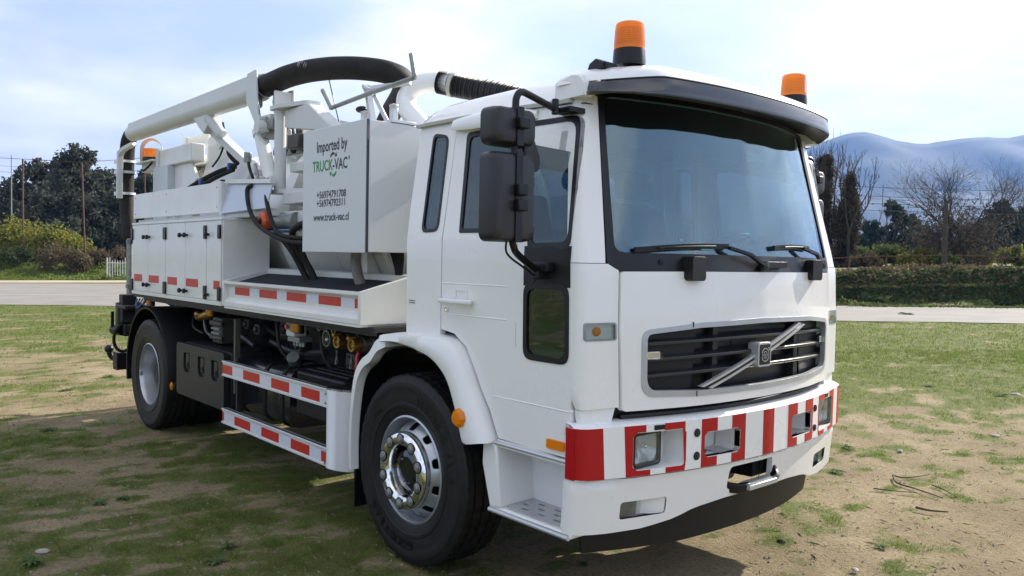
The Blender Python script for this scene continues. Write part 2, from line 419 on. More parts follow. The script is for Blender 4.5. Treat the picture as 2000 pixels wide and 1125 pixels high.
strip('road', lambda r: road_line(r)-7.2+.25*fr(r, 2, .5, 2), lambda r: road_line(r)+.7+14.5*sstep(-8, -15, r)+.5*fr(r, 7, .3, 2), -110, 110, 220, 'asphalt', .012, cols=8)
strip('road_edge_line', lambda r: road_line(r)-.08, lambda r: road_line(r)+.07, -110, 110, 220, 'line_paint', .018)
strip('sand_path', lambda r: 56+.6*fr(r, 1, .3, 2), lambda r: 61.5+.6*fr(r, 5, .3, 2), -60, -9, 60, 'sand', .014, cols=3)

# --- grass blades: nobody could count them
rng = np.random.default_rng(5)
def blades(count, d0, d1, h0, h1, wd, thr, seed):
    g = np.random.default_rng(seed); V = []; 
    dd = np.sqrt(g.random(count)*(d1*d1-d0*d0)+d0*d0); rr_ = (g.random(count)*2-1)*.66*dd
    out = []
    for r, d in zip(rr_, dd):
        p = C0+RH*float(r)+FH*float(d)
        if -5 < p.x < 1.2 and -.7 < p.y < .7: continue
        if d > road_line(r)-7.3: continue
        m = grass_amount(p.x, p.y)
        if m*m < thr+g.random()*.9: continue
        out.append((p.x, p.y, height(r, d)+.016*fr(p.x, p.y, 1.6, 3)+.008*fr(p.x, p.y, 6., 2)-.008, m))
    P = np.array(out); n = len(P); ang = g.random(n)*6.283; hh = (h0+(h1-h0)*g.random(n)**2)*(.55+.6*P[:, 3]); ww = wd*(.6+.8*g.random(n))
    la = g.random(n)*6.283; ll = hh*(.25+1.1*g.random(n))
    b = P[:, :3]; sx = np.stack([np.cos(ang), np.sin(ang), np.zeros(n)], 1)*ww[:, None]
    tip = b+np.stack([np.cos(la)*ll, np.sin(la)*ll, hh], 1)
    return np.stack([b-sx, b+sx, tip], 1).reshape(-1, 3)
BV = np.concatenate([blades(330000, 1.6, 7.5, .010, .040, .0026, .04, 1), blades(150000, 7.0, 16, .014, .045, .0055, .05, 2), blades(150000, 14, 31, .02, .06, .010, .06, 3)])
bmsh = bpy.data.meshes.new('grass'); nb = len(BV)//3
bmsh.vertices.add(len(BV)); bmsh.vertices.foreach_set('co', BV.astype(np.float32).ravel())
bmsh.loops.add(len(BV)); bmsh.loops.foreach_set('vertex_index', np.arange(len(BV), dtype=np.int32))
bmsh.polygons.add(nb); bmsh.polygons.foreach_set('loop_start', np.arange(0, len(BV), 3, dtype=np.int32)); bmsh.polygons.foreach_set('loop_total', np.full(nb, 3, dtype=np.int32))
bmsh.update()
def leafmat(name, c1, c2, c3, tr=.35, scale=1.2):
    m = bpy.data.materials.new(name); m.use_nodes = True; t = m.node_tree; b = t.nodes['Principled BSDF']; N = t.nodes.new; L = t.links.new
    tc = N('ShaderNodeTexCoord'); n = N('ShaderNodeTexNoise'); n.inputs['Scale'].default_value = scale; n.inputs['Detail'].default_value = 5; n.inputs['Roughness'].default_value = .75; L(tc.outputs['Object'], n.inputs['Vector'])
    r = N('ShaderNodeValToRGB'); e = r.color_ramp.elements; e.new(.5)
    for q, (p, c) in zip(e, ((.3, c1), (.5, c2), (.72, c3))): q.position = p; q.color = (*c, 1)
    L(n.outputs['Fac'], r.inputs[0]); L(r.outputs[0], b.inputs['Base Color']); b.inputs['Roughness'].default_value = .8; b.inputs['Specular IOR Level'].default_value = .08
    tl = N('ShaderNodeBsdfTranslucent'); L(r.outputs[0], tl.inputs[0]); mxs = N('ShaderNodeMixShader'); mxs.inputs[0].default_value = tr
    o = t.nodes['Material Output']; L(b.outputs[0], mxs.inputs[1]); L(tl.outputs[0], mxs.inputs[2]); L(mxs.outputs[0], o.inputs[0]); MATS[name] = m; return m
bmsh.materials.append(leafmat('grass_blade', (.21, .20, .07), (.135, .185, .04), (.18, .24, .065), .45, 1.6))
grass = bpy.data.objects.new('grass', bmsh); COL.objects.link(grass); tag(grass, 'short patchy green grass growing over the sandy field', 'grass', kind='stuff')

# --- foliage
def leaves(cent, size, g, aspect=.5, droop=0.):
    n = len(cent); c = np.asarray(cent); a = g.normal(size=(n, 3)); a[:, 2] -= droop; a /= np.linalg.norm(a, axis=1)[:, None]
    b = g.normal(size=(n, 3)); b -= a*(a*b).sum(1)[:, None]; b /= np.linalg.norm(b, axis=1)[:, None]
    s = size*(.55+.9*g.random(n))[:, None]
    q = np.stack([c-a*s, c-b*s*aspect, c+a*s, c+b*s*aspect], 1)
    return q.reshape(-1, 3)
def quad_mesh(name, V, m, parent=None):
    me = bpy.data.meshes.new(name); n = len(V)//4; me.vertices.add(len(V)); me.vertices.foreach_set('co', V.astype(np.float32).ravel())
    me.loops.add(len(V)); me.loops.foreach_set('vertex_index', np.arange(len(V), dtype=np.int32)); me.polygons.add(n)
    me.polygons.foreach_set('loop_start', np.arange(0, len(V), 4, dtype=np.int32)); me.polygons.foreach_set('loop_total', np.full(n, 4, dtype=np.int32)); me.update()
    me.materials.append(MATS[m]); o = bpy.data.objects.new(name, me); COL.objects.link(o)
    if parent is not None: o.parent = parent
    return o
def grow(mb, p, d, ln, rad, lev, R, tips, spread=.6, up=.15, nk=2, seg=5, shrink=.74):
    pts = [p.copy()]; q = p.copy(); dd = d.copy()
    for i in range(3):
        dd = (dd+Vector((R.uniform(-.16, .16), R.uniform(-.16, .16), R.uniform(-.05, .12)+up*.1))).normalized(); q = q+dd*ln/3; pts.append(q.copy())
    r1 = rad*.62
    mb.tube(pts, rad, seg, cap=False, radf=lambda t: rad+(r1-rad)*t)
    if lev == 0: tips.append(q.copy()); return
    for k in range(nk+(1 if R.random() < .45 else 0)):
        nd = (dd+Vector((R.gauss(0, 1), R.gauss(0, 1), R.gauss(0, .6)+up)).normalized()*spread*R.uniform(.7, 1.3)).normalized()
        grow(mb, q if k else pts[-1], nd, ln*shrink*R.uniform(.8, 1.15), r1*R.uniform(.75, 1), lev-1, R, tips, spread, up, nk, seg, shrink)
    if R.random() < .6:
        nd = (dd+Vector((R.gauss(0, 1), R.gauss(0, 1), R.gauss(0, .6))).normalized()*spread*1.2).normalized(); grow(mb, pts[1+R.randrange(2)], nd, ln*shrink*.8, r1*.6, max(0, lev-2), R, tips, spread, up, nk, seg, shrink)
leafmat('dark_leaf', (.045, .052, .044), (.075, .085, .07), (.125, .135, .11), .3, .8)
leafmat('conifer_leaf', (.024, .042, .034), (.042, .068, .052), (.07, .10, .07), .2, .9)
leafmat('yellow_leaf', (.09, .12, .03), (.20, .21, .045), (.42, .34, .04), .35, 1.4)
leafmat('bush_leaf', (.045, .075, .022), (.10, .135, .045), (.20, .20, .07), .3, 1.6)
leafmat('vine_leaf', (.050, .042, .036), (.085, .070, .058), (.13, .108, .085), .3, 1.1)
leafmat('ivy_leaf', (.026, .045, .020), (.05, .08, .032), (.11, .12, .06), .3, .55)
leafmat('dry_leaf', (.07, .055, .035), (.14, .11, .065), (.24, .19, .11), .25, 2.)
leafmat('weed_leaf', (.06, .10, .04), (.10, .155, .06), (.16, .22, .10), .3, 9.)
def tree(name, base, h, w, seed, leaf='dark_leaf', n=7000, ls=.22, lobes=16, trunk_h=.25, label='', cat='tree', group=None, bottom=.12):
    R = random.Random(seed); g = np.random.default_rng(seed)
    root = empty(name, base); tag(root, label, cat, group)
    mb = MB(); tips = []
    grow(mb, Vector((0, 0, -.3)), Vector((0, 0, 1)), h*trunk_h+.3, .018*h+.05, 4, R, tips, .55, .35, 2, 6, .78)
    mb.build('trunk', 'bark', root, recalc=False, smooth=60)
    cs = []
    for k in range(lobes):
        f = k/(lobes-1); z = h*(bottom+(.93-bottom)*f); wr = w*.5*math.sin(math.pi*min(1, max(.16, .24+.70*f)))**.8
        a = R.uniform(0, 6.283); q = wr*R.uniform(.15, .8); cs.append((q*math.cos(a), q*math.sin(a), z, R.uniform(.2, .36)*w*(1-.45*f)))
    cs.append((0, 0, h*.93, .13*w)); cs.append((R.uniform(-.1, .1)*w, R.uniform(-.1, .1)*w, h*.80, .22*w))
    pts = []
    wsum = sum(c[3]**2 for c in cs)
    for cx, cy, cz, cr_ in cs:
        k = int(n*cr_**2/wsum); sub = max(3, k//55)
        dv = g.normal(size=(sub, 3)); dv /= np.linalg.norm(dv, axis=1)[:, None]; sc = dv*(g.random(sub)**.45)[:, None]*cr_; sc[:, 2] *= .85
        idx = g.integers(0, sub, k); off = g.normal(size=(k, 3))*cr_*.17
        pts.append(np.array([cx, cy, cz])+sc[idx]+off)
    P = np.concatenate(pts); P = P[P[:, 2] > .05]
    quad_mesh('crown', leaves(P, ls, g, .5, .5), leaf, root)
    return root
def bush(name, base, h, w, seed, leaf, n=2600, ls=.12, label='', cat='bush', group=None):
    R = random.Random(seed); g = np.random.default_rng(seed); root = empty(name, base); tag(root, label, cat, group)
    mb = MB(); tips = []
    for k in range(4):
        a = R.uniform(0, 6.283); grow(mb, Vector((.2*math.cos(a), .2*math.sin(a), -.2)), Vector((.7*math.cos(a), .7*math.sin(a), 1)).normalized(), h*.4, .03, 2, R, tips, .7, .2, 2, 4)
    mb.build('stem', 'bark', root, recalc=False, smooth=60)
    pts = []; k = 14
    for i in range(k):
        a = R.uniform(0, 6.283); q = R.random()**.6*w*.42; z = h*(.2+.62*R.random()*(1-.5*q/(w*.42))); cr_ = h*R.uniform(.16, .32)
        m = n//k; dv = g.normal(size=(m, 3)); dv /= np.linalg.norm(dv, axis=1)[:, None]; pts.append(np.array([q*math.cos(a), q*math.sin(a), z])+dv*(g.random(m)**.4)[:, None]*cr_+g.normal(size=(m, 3))*.07*h)
    P = np.concatenate(pts); P = P[P[:, 2] > 0]
    quad_mesh('crown', leaves(P, ls, g, .5), leaf, root); return root
G1 = 'dark trees on the left beyond the net frame'
for i, (u, v, wpx, d, lb) in enumerate([(80, 335, 120, 92, 'broad dark grey-green tree behind the leftmost rusty post'), (146, 306, 100, 88, 'tallest dark tree on the left with a feathery top'),
        (200, 352, 90, 90, 'rounded dark tree left of the hanging black hose'), (236, 392, 70, 86, 'lower dark tree just left of the truck rear'),
        (8, 392, 80, 95, 'dark tree cut by the left edge of the picture'), (292, 335, 70, 96, 'dark tree top seen between hose and white lockers'), (120, 390, 130, 84, 'low dense dark tree below the feathery tall one')]):
    b = at_u(u, d); tree('evergreen_tree', b, (505-v)/1584.94*d+1.71-b.z, wpx/1584.94*d*1.55, 11+i, 'dark_leaf', 19000 if i < 4 else 14000, .22, 26, .22, lb, 'tree', G1)
G2 = 'yellow flowering bushes behind the left fence'
for i, (u, v, wpx, d, lb) in enumerate([(38, 447, 90, 76, 'yellow-flecked bush behind the leftmost rusty post'), (100, 437, 105, 75, 'largest yellow flowering bush left of the truck'), (142, 462, 60, 74, 'small yellow-green bush beside the second rusty post'), (-10, 455, 60, 75, 'yellow-green bush at the left picture edge')]):
    b = at_u(u, d); bush('flowering_bush', b, (505-v)/1584.94*d+1.71-b.z, wpx/1584.94*d, 31+i, 'yellow_leaf', 4200, .15, lb, 'bush', G2)
G3 = 'dry scrub along the left bank'
for i, (u, v, wpx, d, lf, lb) in enumerate([(30, 492, 80, 70, 'ivy_leaf', 'dark green scrub at the foot of the left fence'), (112, 486, 75, 69, 'dry_leaf', 'dry brown scrub below the large yellow bush'), (150, 497, 50, 68.5, 'dry_leaf', 'small dry scrub beside the leaning rusty post'), (192, 492, 50, 71, 'dry_leaf', 'dry scrub left of the white picket gate'), (236, 488, 50, 73, 'dry_leaf', 'dry scrub seen through the white picket gate')]):
    b = at_u(u, d); bush('scrub', b, max(.7, (505-v)/1584.94*d+1.71-b.z), wpx/1584.94*d, 41+i, lf, 1800, .11, lb, 'scrub', G3)
G4 = 'dark conifers far behind the right fence'
for i, (u, v, wpx, d, lb) in enumerate([(1742, 378, 48, 95, 'tall narrow dark conifer left of the bare tree'), (1700, 420, 60, 100, 'low dark conifer between vine-clad tree and tall conifer'), (1775, 408, 46, 98, 'dark conifer right of the tall narrow one'), (1800, 432, 60, 92, 'low dark conifer behind the wooden pole'), (1948, 372, 50, 95, 'dark conifer right of the bare tree'), (1992, 385, 55, 96, 'dark conifer at the right picture edge'), (1905, 420, 60, 100, 'low dark conifer behind the bare tree base'), (1655, 440, 60, 100, 'low dark tree behind the vine-clad trunk')]):
    b = at_u(u, d); tree('conifer_tree', b, (505-v)/1584.94*d+1.71-b.z, wpx/1584.94*d*1.6, 51+i, 'conifer_leaf', 7000, .27, 16, .3, lb, 'tree', G4, .05)
G5 = 'olive and yellow bushes behind the right fence'
for i, (u, v, wpx, d, lf, lb) in enumerate([(1668, 462, 60, 60, 'bush_leaf', 'olive bush just right of the vine-clad tree'), (1725, 456, 90, 52, 'bush_leaf', 'wide olive bush behind the right fence middle'), (1792, 462, 80, 50, 'yellow_leaf', 'yellow-green bush left of the wooden pole'), (1905, 462, 90, 52, 'yellow_leaf', 'yellow bush right of the bare tree trunk'), (1985, 458, 80, 54, 'yellow_leaf', 'yellow bush at the right picture edge'), (1850, 478, 50, 45, 'bush_leaf', 'small olive bush at the wooden pole foot'), (1690, 482, 60, 44, 'dry_leaf', 'pale dry bush beside the right fence')]):
    b = at_u(u, d); bush('hedge_bush', b, max(.8, (505-v)/1584.94*d+1.71-b.z), wpx/1584.94*d, 71+i, lf, 3600, .12, lb, 'bush', G5)
# vine-clad trees and the bare tree
def vine_tree(u, v, d, wpx, seed, label):
    b = at_u(u, d); h = (505-v)/1584.94*d+1.71-b.z; R = random.Random(seed); g = np.random.default_rng(seed)
    root = empty('vine_clad_tree', b); tag(root, label, 'tree', 'vine-clad trees behind the cab'); mb = MB(); tips = []
    for k in range(3):
        a = R.uniform(0, 6.28); grow(mb, Vector((.3*math.cos(a), .3*math.sin(a), -.3)), Vector((.12*math.cos(a), .12*math.sin(a), 1)).normalized(), h*.42, .11, 5, R, tips, .42, .75, 2, 4, .66)
    mb.build('trunk', 'bark', root, recalc=False, smooth=60)
    w = wpx/1584.94*d; n = 15000; f = g.random(n)**1.25; z = f*h*.94; wr = w*.5*(1.25-1.0*f)*(.75+.35*np.sin(z*2.1+seed)); a = g.random(n)*6.283; q = wr*g.random(n)**.45
    P = np.stack([q*np.cos(a), q*np.sin(a), z], 1)+g.normal(size=(n, 3))*.16
    keep = np.array([noise.noise(Vector((p[0]*1.1, p[1]*1.1, p[2]*.8))) > -.05-.25*(1-p[2]/h) for p in P])
    quad_mesh('crown', leaves(P[keep], .12, g, .28, .9), 'vine_leaf', root)
vine_tree(1603, 282, 46, 62, 3, 'dark vine-clad tree partly hidden by the cab roof')
vine_tree(1652, 318, 45, 56, 8, 'dark vine-clad tree just right of the windscreen')
b = at_u(1862, 50); root = empty('bare_tree', b); tag(root, 'large leafless tree with spreading twigs behind the right fence', 'tree')
mb = MB(); tips = []; R = random.Random(21)
for k in range(3): grow(mb, Vector((R.uniform(-.2, .2), R.uniform(-.2, .2), -.4)), Vector((R.uniform(-.35, .35), R.uniform(-.35, .35), 1)).normalized(), 2.0, .16, 8, R, tips, .62, .0, 2, 4, .775)
mb.build('trunk', 'bark', root, recalc=False, smooth=60)
g = np.random.default_rng(9); n = 7000; P = g.normal(size=(n, 3))*np.array([1.3, 1.3, 1.0])+np.array([0, 0, 1.9]); P = P[P[:, 2] > .1]
quad_mesh('crown', leaves(P, .12, g, .28, .9), 'vine_leaf', root)
# far wood behind the truck, one mass
g = np.random.default_rng(77); pts = []
for u in range(270, 1600, 9):
    d = 118+14*math.sin(u*.031)+10*g.random(); c = at_u(u, d); hh = 4.2+3.2*fr(u*.01, 2, 1., 3)+2.5*g.random(); n = 170
    q = g.normal(size=(n, 3)); q /= np.linalg.norm(q, axis=1)[:, None]; q *= (g.random(n)**.4)[:, None]*np.array([2.2, 2.2, hh*.5])
    pts.append(q+np.array([c.x, c.y, c.z+hh*.5]))
tag(quad_mesh('distant_wood', leaves(np.concatenate(pts), .38, g, .5, .4), 'dark_leaf'), 'far dark wood along the horizon behind the truck', 'wood', kind='stuff')
# ivy on the right bank
def ivy(name, u0, u1, d0, d1, n, lf, label, top, ls=.085, seed=2):
    g = np.random.default_rng(seed); pts = []
    for _ in range(n):
        d = d0+(d1-d0)*g.random(); u = u0+(u1-u0)*g.random(); p = at_u(u, d+.2*math.sin(u*.05))
        p = at_u(u, d + (1700-u)*.0035*0)
        pts.append((p.x, p.y, p.z+top*g.random()**1.5*(1.0+.7*fr(p.x, p.y, .7, 3))+.02))
    o = quad_mesh(name, leaves(np.array(pts), ls, g, .6), lf); tag(o, label, 'hedge', kind='stuff'); return o
def bank_ivy(name, r0, r1, a, b, n, lf, label, top, seed, ls=.085):
    g = np.random.default_rng(seed); pts = []
    while len(pts) < n:
        r = r0+(r1-r0)*g.random(); d = bank_start(r)+a+(b-a)*g.random(); p = at_rd(r, d)
        e = .5+.9*fr(p.x, p.y, .5, 3)
        if g.random() > .35+e: continue
        pts.append((p.x, p.y, p.z+max(.05, top*(.55+.8*fr(p.x+5, p.y, .8, 3))*(.45+2.0*max(0., .35+fr(p.x, p.y+9, .28, 2))))*g.random()**.8))
    o = quad_mesh(name, leaves(np.array(pts), ls, g, .6), lf); tag(o, label, 'ground cover', kind='stuff')
bank_ivy('ivy', 9, 40, .1, 1.3, 20000, 'ivy_leaf', 'dark ivy covering the lower bank beyond the road', .34, 3)
bank_ivy('bramble', 9, 40, 1.5, 2.6, 8000, 'ivy_leaf', 'dark bramble growing along the top of the right bank', .26, 4)
bank_ivy('dry_grass', 9, 40, .7, 4.5, 15000, 'dry_leaf', 'dry brown growth between ivy and fence on the right bank', .34, 5, .07)
bank_ivy('bank_grass', 8, 40, -1.2, .5, 9000, 'bush_leaf', 'green grass at the foot of the right bank', .16, 6, .06)
bank_ivy('bank_grass', -46, -12, -3, 5, 14000, 'grass_blade', 'green grass on the far left bank', .28, 7, .12)
# fences
def fence(us, d, hh, label, rails, mname='rust'):
    P = [at_u(u, d) for u in us]; root = empty('pipe_fence', P[0]); tag(root, label, 'fence', None); o0 = P[0]
    for p in P: MB().cyl(p-o0-Vector((0, 0, .3)), p-o0+Vector((0, 0, hh+.05)), .035, 8).build('post', mname, root)
    for z in rails:
        for a, b2 in zip(P, P[1:]): MB().cyl(a-o0+Vector((0, 0, z)), b2-o0+Vector((0, 0, z+.02)), .028, 6).build('rail', mname, root)
fence([1585, 1657, 1729, 1799, 1875, 1954, 2040, 2130], 37.5, 0.62, 'rusty low pipe fence along the top of the right bank', [.6])
fence([-60, -12, 33, 73, 113, 166, 212, 260], 71, 1.25, 'rusty low pipe fence on the far left bank', [1.22])
b = at_u(44, 73); root = empty('net_frame', b); tag(root, 'tall rusty frame of three posts with crossbars left of the truck', 'frame')
posts = [(44, 329, 44.5), (159, 333, 166), (281, 322, 284)]
tops = []
for u, v, ub in posts:
    q = at_u(ub, 73); t = CAM_LOC+FH*73+RH*((u-1000)/1584.94*73); t.z = 1.71+(505-v)/1584.94*73
    MB().cyl(q-b-Vector((0, 0, .3)), t-b, .075, 8).build('post', 'rust', root); tops.append((q, t))
t3 = CAM_LOC+FH*73+RH*((330-1000)/1584.94*73); 
for frac, rad in ((.998, .022), (.80, .05)):
    pts = [q.lerp(t, frac) for q, t in tops]
    pts = [pts[0]+(pts[0]-pts[1])*(.0 if rad > .03 else .5)]+pts
    MB().tube([p-b for p in pts], rad, 6).build('crossbar', 'rust', root)
MB().cyl(at_u(205, 73)-b+Vector((0, 0, 1.5)), at_u(172, 73)-b+Vector((0, 0, .1)), .05, 6).build('brace', 'rust', root)
p = at_u(22, 78); MB().cyl((0, 0, -.3), (0, 0, (505-322)/1584.94*78+1.71-p.z), .07, 8, .045).build('pole_shaft', 'steel_old', tag(empty('lamp_pole', p), 'slim pale metal pole at the far left', 'pole'))
# white picket gate
p = at_u(209, 64); root = empty('picket_gate', p); tag(root, 'small white picket gate beside the truck rear', 'gate')
mat('gate_white', (.72, .71, .68), .6)
pe = at_u(249, 64)-p; pe.z = 0
for k in range(9):
    q = pe*(k/8); hh = 1.55 if k not in (1, 7) else 1.8
    MB().box((q.x-.03, q.x+.03), (q.y-.02, q.y+.02), (.1, hh)).build('picket', 'gate_white', root)
for z in (.35, 1.35): MB().cyl(Vector((0, 0, z)), pe+Vector((0, 0, z)), .03, 6).build('rail', 'gate_white', root)
for a in (0, 1): MB().box((pe.x*a-.05, pe.x*a+.05), (pe.y*a-.05, pe.y*a+.05), (-.3, 1.75)).build('post', 'gate_white', root)
p = at_u(1842, 39); MB().cyl((0, 0, -.4), (0, 0, (505-376)/1584.94*39+1.71-p.z), .13, 9, .09).build('pole_shaft', 'bark', tag(empty('wooden_pole', p), 'short weathered wooden pole in front of the bare tree', 'pole'))
# overhead wires
mat('wire', (.10, .11, .14), .6)
for i, v in enumerate((346, 364, 378, 391)):
    a = CAM_LOC+FH*70+RH*((1450-1000)/1584.94*70); c = CAM_LOC+FH*66+RH*((2300-1000)/1584.94*66)
    a.z = 1.71+(505-v+1)/1584.94*70; c.z = 1.71+(505-v-4)/1584.94*66
    pts = [a.lerp(c, k/12)-Vector((0, 0, .25*math.sin(math.pi*k/12))) for k in range(13)]
    o = MB().tube([q-a for q in pts], .022, 5).build('overhead_wire', 'wire'); o.location = a
    tag(o, ('topmost', 'second from top', 'third from top', 'lowest')[i]+' of the four overhead wires crossing the blue hills', 'wire', 'overhead wires on the right')
a = CAM_LOC+FH*68.6+RH*((1718-1000)/1584.94*68.6); z0 = 1.71+(505-347)/1584.94*68.6
o = MB().cyl((0, 0, 0), (0, 0, -43/1584.94*68.6), .035, 5).build('wire_spacer', 'wire'); o.location = (a.x, a.y, z0); tag(o, 'short vertical spacer hanging on the overhead wires', 'wire spacer')
for i, (v0, v1) in enumerate(((341, 347), (352, 361), (363, 372), (371, 384))):
    a = CAM_LOC+FH*110+RH*((-60-1000)/1584.94*110); c = CAM_LOC+FH*110+RH*((330-1000)/1584.94*110)
    a.z = 1.71+(505-v0)/1584.94*110; c.z = 1.71+(505-v1)/1584.94*110
    pts = [a.lerp(c, k/10)-Vector((0, 0, .2*math.sin(math.pi*k/10))) for k in range(11)]
    o = MB().tube([q-a for q in pts], .02, 5).build('overhead_wire', 'wire'); o.location = a
    tag(o, ('topmost', 'second from top', 'third from top', 'lowest')[i]+' of the thin wires behind the rusty net frame', 'wire', 'overhead wires on the left')
# hills
def ridge_height(u): return RIDGE(u)
RIDGE = cr([(300, 500), (900, 420), (1300, 330), (1500, 300), (1560, 282), (1615, 259), (1668, 246), (1700, 250), (1740, 261), (1795, 266), (1850, 256), (1900, 251), (1960, 251), (2000, 244), (2100, 232), (2300, 255), (2700, 330), (3400, 470), (3800, 500)])
HD = 3200.
mb = MB(); us = [300+20*i for i in range(176)]; rows = 26
for i, u in enumerate(us):
    top = (505-RIDGE(u))/1584.94*HD+1.71
    for j in range(rows+1):
        f = j/rows; d = HD-1150+1150*f; r = (u-1000)/1584.94*HD
        q = C0+RH*(r*(1-.0*f))+FH*d
        z = top*(f**1.25)
        if 0 < j < rows: z += top*.10*math.sin(math.pi*f)*fr(q.x, q.y, .0028, 5)+top*.05*math.sin(math.pi*f)*abs(fr(q.x, q.y, .005, 3))
        if j == rows: z += 6*fr(q.x, q.y, .012, 3)
        if j == 0: z = -8
        mb.v.append((q.x, q.y, z))
    q = C0+RH*((u-1000)/1584.94*HD)+FH*(HD+900); mb.v.append((q.x, q.y, -8))
w = rows+2
mb.f = [(i*w+j, (i+1)*w+j, (i+1)*w+j+1, i*w+j+1) for i in range(len(us)-1) for j in range(w-1)]
mat('hill', (.05, .058, .042), .95, var=.4, vscale=.012, vcol=(.034, .044, .03), detail=10)
tag(mb.build('hills', 'hill', recalc=False, smooth=180), kind='structure')
for i, (u, v0, v1) in enumerate(((1618, 236, 258), (1631, 242, 255))):
    d = HD; a = C0+FH*d+RH*((u-1000)/1584.94*d); z0 = (505-v1)/1584.94*d-6; z1 = (505-v0)/1584.94*d
    o = MB().cyl((0, 0, 0), (0, 0, z1-z0), 1.1, 5, .5).build('radio_mast', 'wire'); o.location = (a.x, a.y, z0)
    tag(o, ('taller', 'shorter')[i]+' radio mast on the ridge right of the cab', 'mast', 'masts on the hill')
# haze
hz = MB().box((-6400, 6400), (-6400, 6400), (-6, 640)).build('haze', 'white', smooth=0)
hm = bpy.data.materials.new('haze'); hm.use_nodes = True; t = hm.node_tree; t.nodes.clear(); o_ = t.nodes.new('ShaderNodeOutputMaterial'); pv = t.nodes.new('ShaderNodeVolumePrincipled')
pv.inputs['Color'].default_value = (.25, .45, .95, 1); pv.inputs['Density'].default_value = 1.5e-4; pv.inputs['Anisotropy'].default_value = .2
t.links.new(pv.outputs[0], o_.inputs['Volume']); hz.data.materials.clear(); hz.data.materials.append(hm); tag(hz, 'pale blue haze in the air over the field and hills', 'haze', kind='stuff')
# small things lying about
def litter(name, n, lab, mname, s0, s1, flat, seed):
    g = np.random.default_rng(seed); V = []; F = []
    while len(F) < n*4:
        d = 2.2+9*g.random()**1.3; r = (g.random()*2-1)*.66*d; p = C0+RH*float(r)+FH*float(d)
        if -5 < p.x < 1.2 and -1.0 < p.y < 1.0: continue
        z = height(r, d)+.016*fr(p.x, p.y, 1.6, 3)+.008*fr(p.x, p.y, 6., 2)-.004; s = s0+(s1-s0)*g.random()**3; a = g.random()*6.283; c, q = math.cos(a), math.sin(a); k = len(V); e = flat
        for x_, y_, z_ in ((-1, 0, 0), (.1, -e, 0), (1, .1, 0), (0, e, 0), (.15*g.random(), 0, .75 if e > .3 else .15)):
            x_ *= s*(.8+.4*g.random()); y_ *= s*(.8+.4*g.random()); V.append((p.x+x_*c-y_*q, p.y+x_*q+y_*c, z+z_*s))
        F += [(k+i, k+(i+1) % 4, k+4) for i in range(4)]
    me = bpy.data.meshes.new(name); me.from_pydata(V, [], F); me.materials.append(MATS[mname]); o = bpy.data.objects.new(name, me); COL.objects.link(o); tag(o, lab, 'litter', kind='stuff')
mat('pebble', (.34, .29, .23), .9, var=.6, vscale=3, vcol=(.14, .12, .10)); mat('straw', (.33, .26, .14), .9, var=.6, vscale=3, vcol=(.12, .09, .06))
litter('pebbles', 5000, 'small pebbles and clods scattered over the sandy field', 'pebble', .003, .016, .75, 41)
litter('straw', 6000, 'bits of dry straw and stalks scattered over the field', 'straw', .008, .05, .10, 42)
def weed(x, y, s, seed, label, n=16):
    R = random.Random(seed); r, d = rd(x, y); root = tag(empty('weed', (x, y, height(r, d))), label, 'weed', 'leafy weeds in the field'); mb = MB(); s *= .6; n = 26
    for k in range(n):
        a = 6.283*k/n+R.uniform(-.3, .3); ln = s*R.uniform(.45, 1.2); wd = ln*R.uniform(.09, .16); lift = R.uniform(.12, .55)
        c, q = math.cos(a), math.sin(a); side = Vector((-q, c, 0)); pts = []
        for f, ww in ((.05, .3), (.35, .9), (.7, 1.), (1., .08)):
            pp = Vector((c*ln*f, q*ln*f, lift*ln*(f-.85*f*f)*1.5+.004)); pts += [pp-side*wd*ww, pp, pp+side*wd*ww]
            pts[-3].z += wd*ww*.35; pts[-1].z += wd*ww*.35
        mb.add(pts, [(i*3+j, i*3+j+1, i*3+j+4, i*3+j+3) for i in range(3) for j in range(2)])
    mb.build('leaf_rosette', 'weed_leaf', root, recalc=False, smooth=60)
def gpix(u, v):
    q = FW*1584.94+RT*(u-1000)-UP*(v-562.5); k = -CAM_LOC.z/q.z; p = CAM_LOC+q*k; return p.x, p.y
for i, (u, v, s, lb) in enumerate([(418, 1100, .11, 'leafy weed at the bottom edge left of the front wheel'), (447, 1066, .09, 'small weed just above the bottom weed left of the front wheel'), (60, 1100, .13, 'dark weed in the bottom left corner'),
        (195, 985, .10, 'weed in the truck shadow on the left'), (240, 975, .09, 'weed right of the other in the left shadow'), (90, 842, .14, 'weed in the shadow below the rear overhang'), (1955, 775, .17, 'large dark weed near the right picture edge'),
        (1815, 758, .15, 'dark scrubby weed in the right grass'), (1655, 875, .12, 'weed beside the bumper on the right'), (1632, 922, .11, 'weed right of the black front skirt'), (1720, 1070, .09, 'pale weed in the sand at the lower right'), (215, 735, .16, 'weed on the lit sand behind the rear wheel'), (130, 762, .15, 'weed on the lit sand left of the rear wheel'), (1770, 625, .45, 'dark tuft at the near edge of the road on the right'), (1140, 1105, .08, 'weed in the shade before the front skirt')]):
    x, y = gpix(u, v); weed(x, y, s, 100+i, lb)
def twig(pts, r, label, grp=None):
    P = []
    for u, v in pts:
        x, y = gpix(u, v); P.append(Vector((x, y, .012)))
    o = MB().tube([q-P[0] for q in spline([tuple(q) for q in P], 4)], r, 5, radf=lambda t: r*(1-.6*t)).build('twig', 'twig'); o.location = P[0]; tag(o, label, 'twig', grp); return o
twig([(1745, 933), (1752, 946), (1790, 958), (1842, 976)], .009, 'long dark twig curving across the sand on the right', 'twigs on the sand')
twig([(1743, 931), (1770, 936), (1815, 930)], .007, 'straight twig lying on top of the long curved twig', 'twigs on the sand')
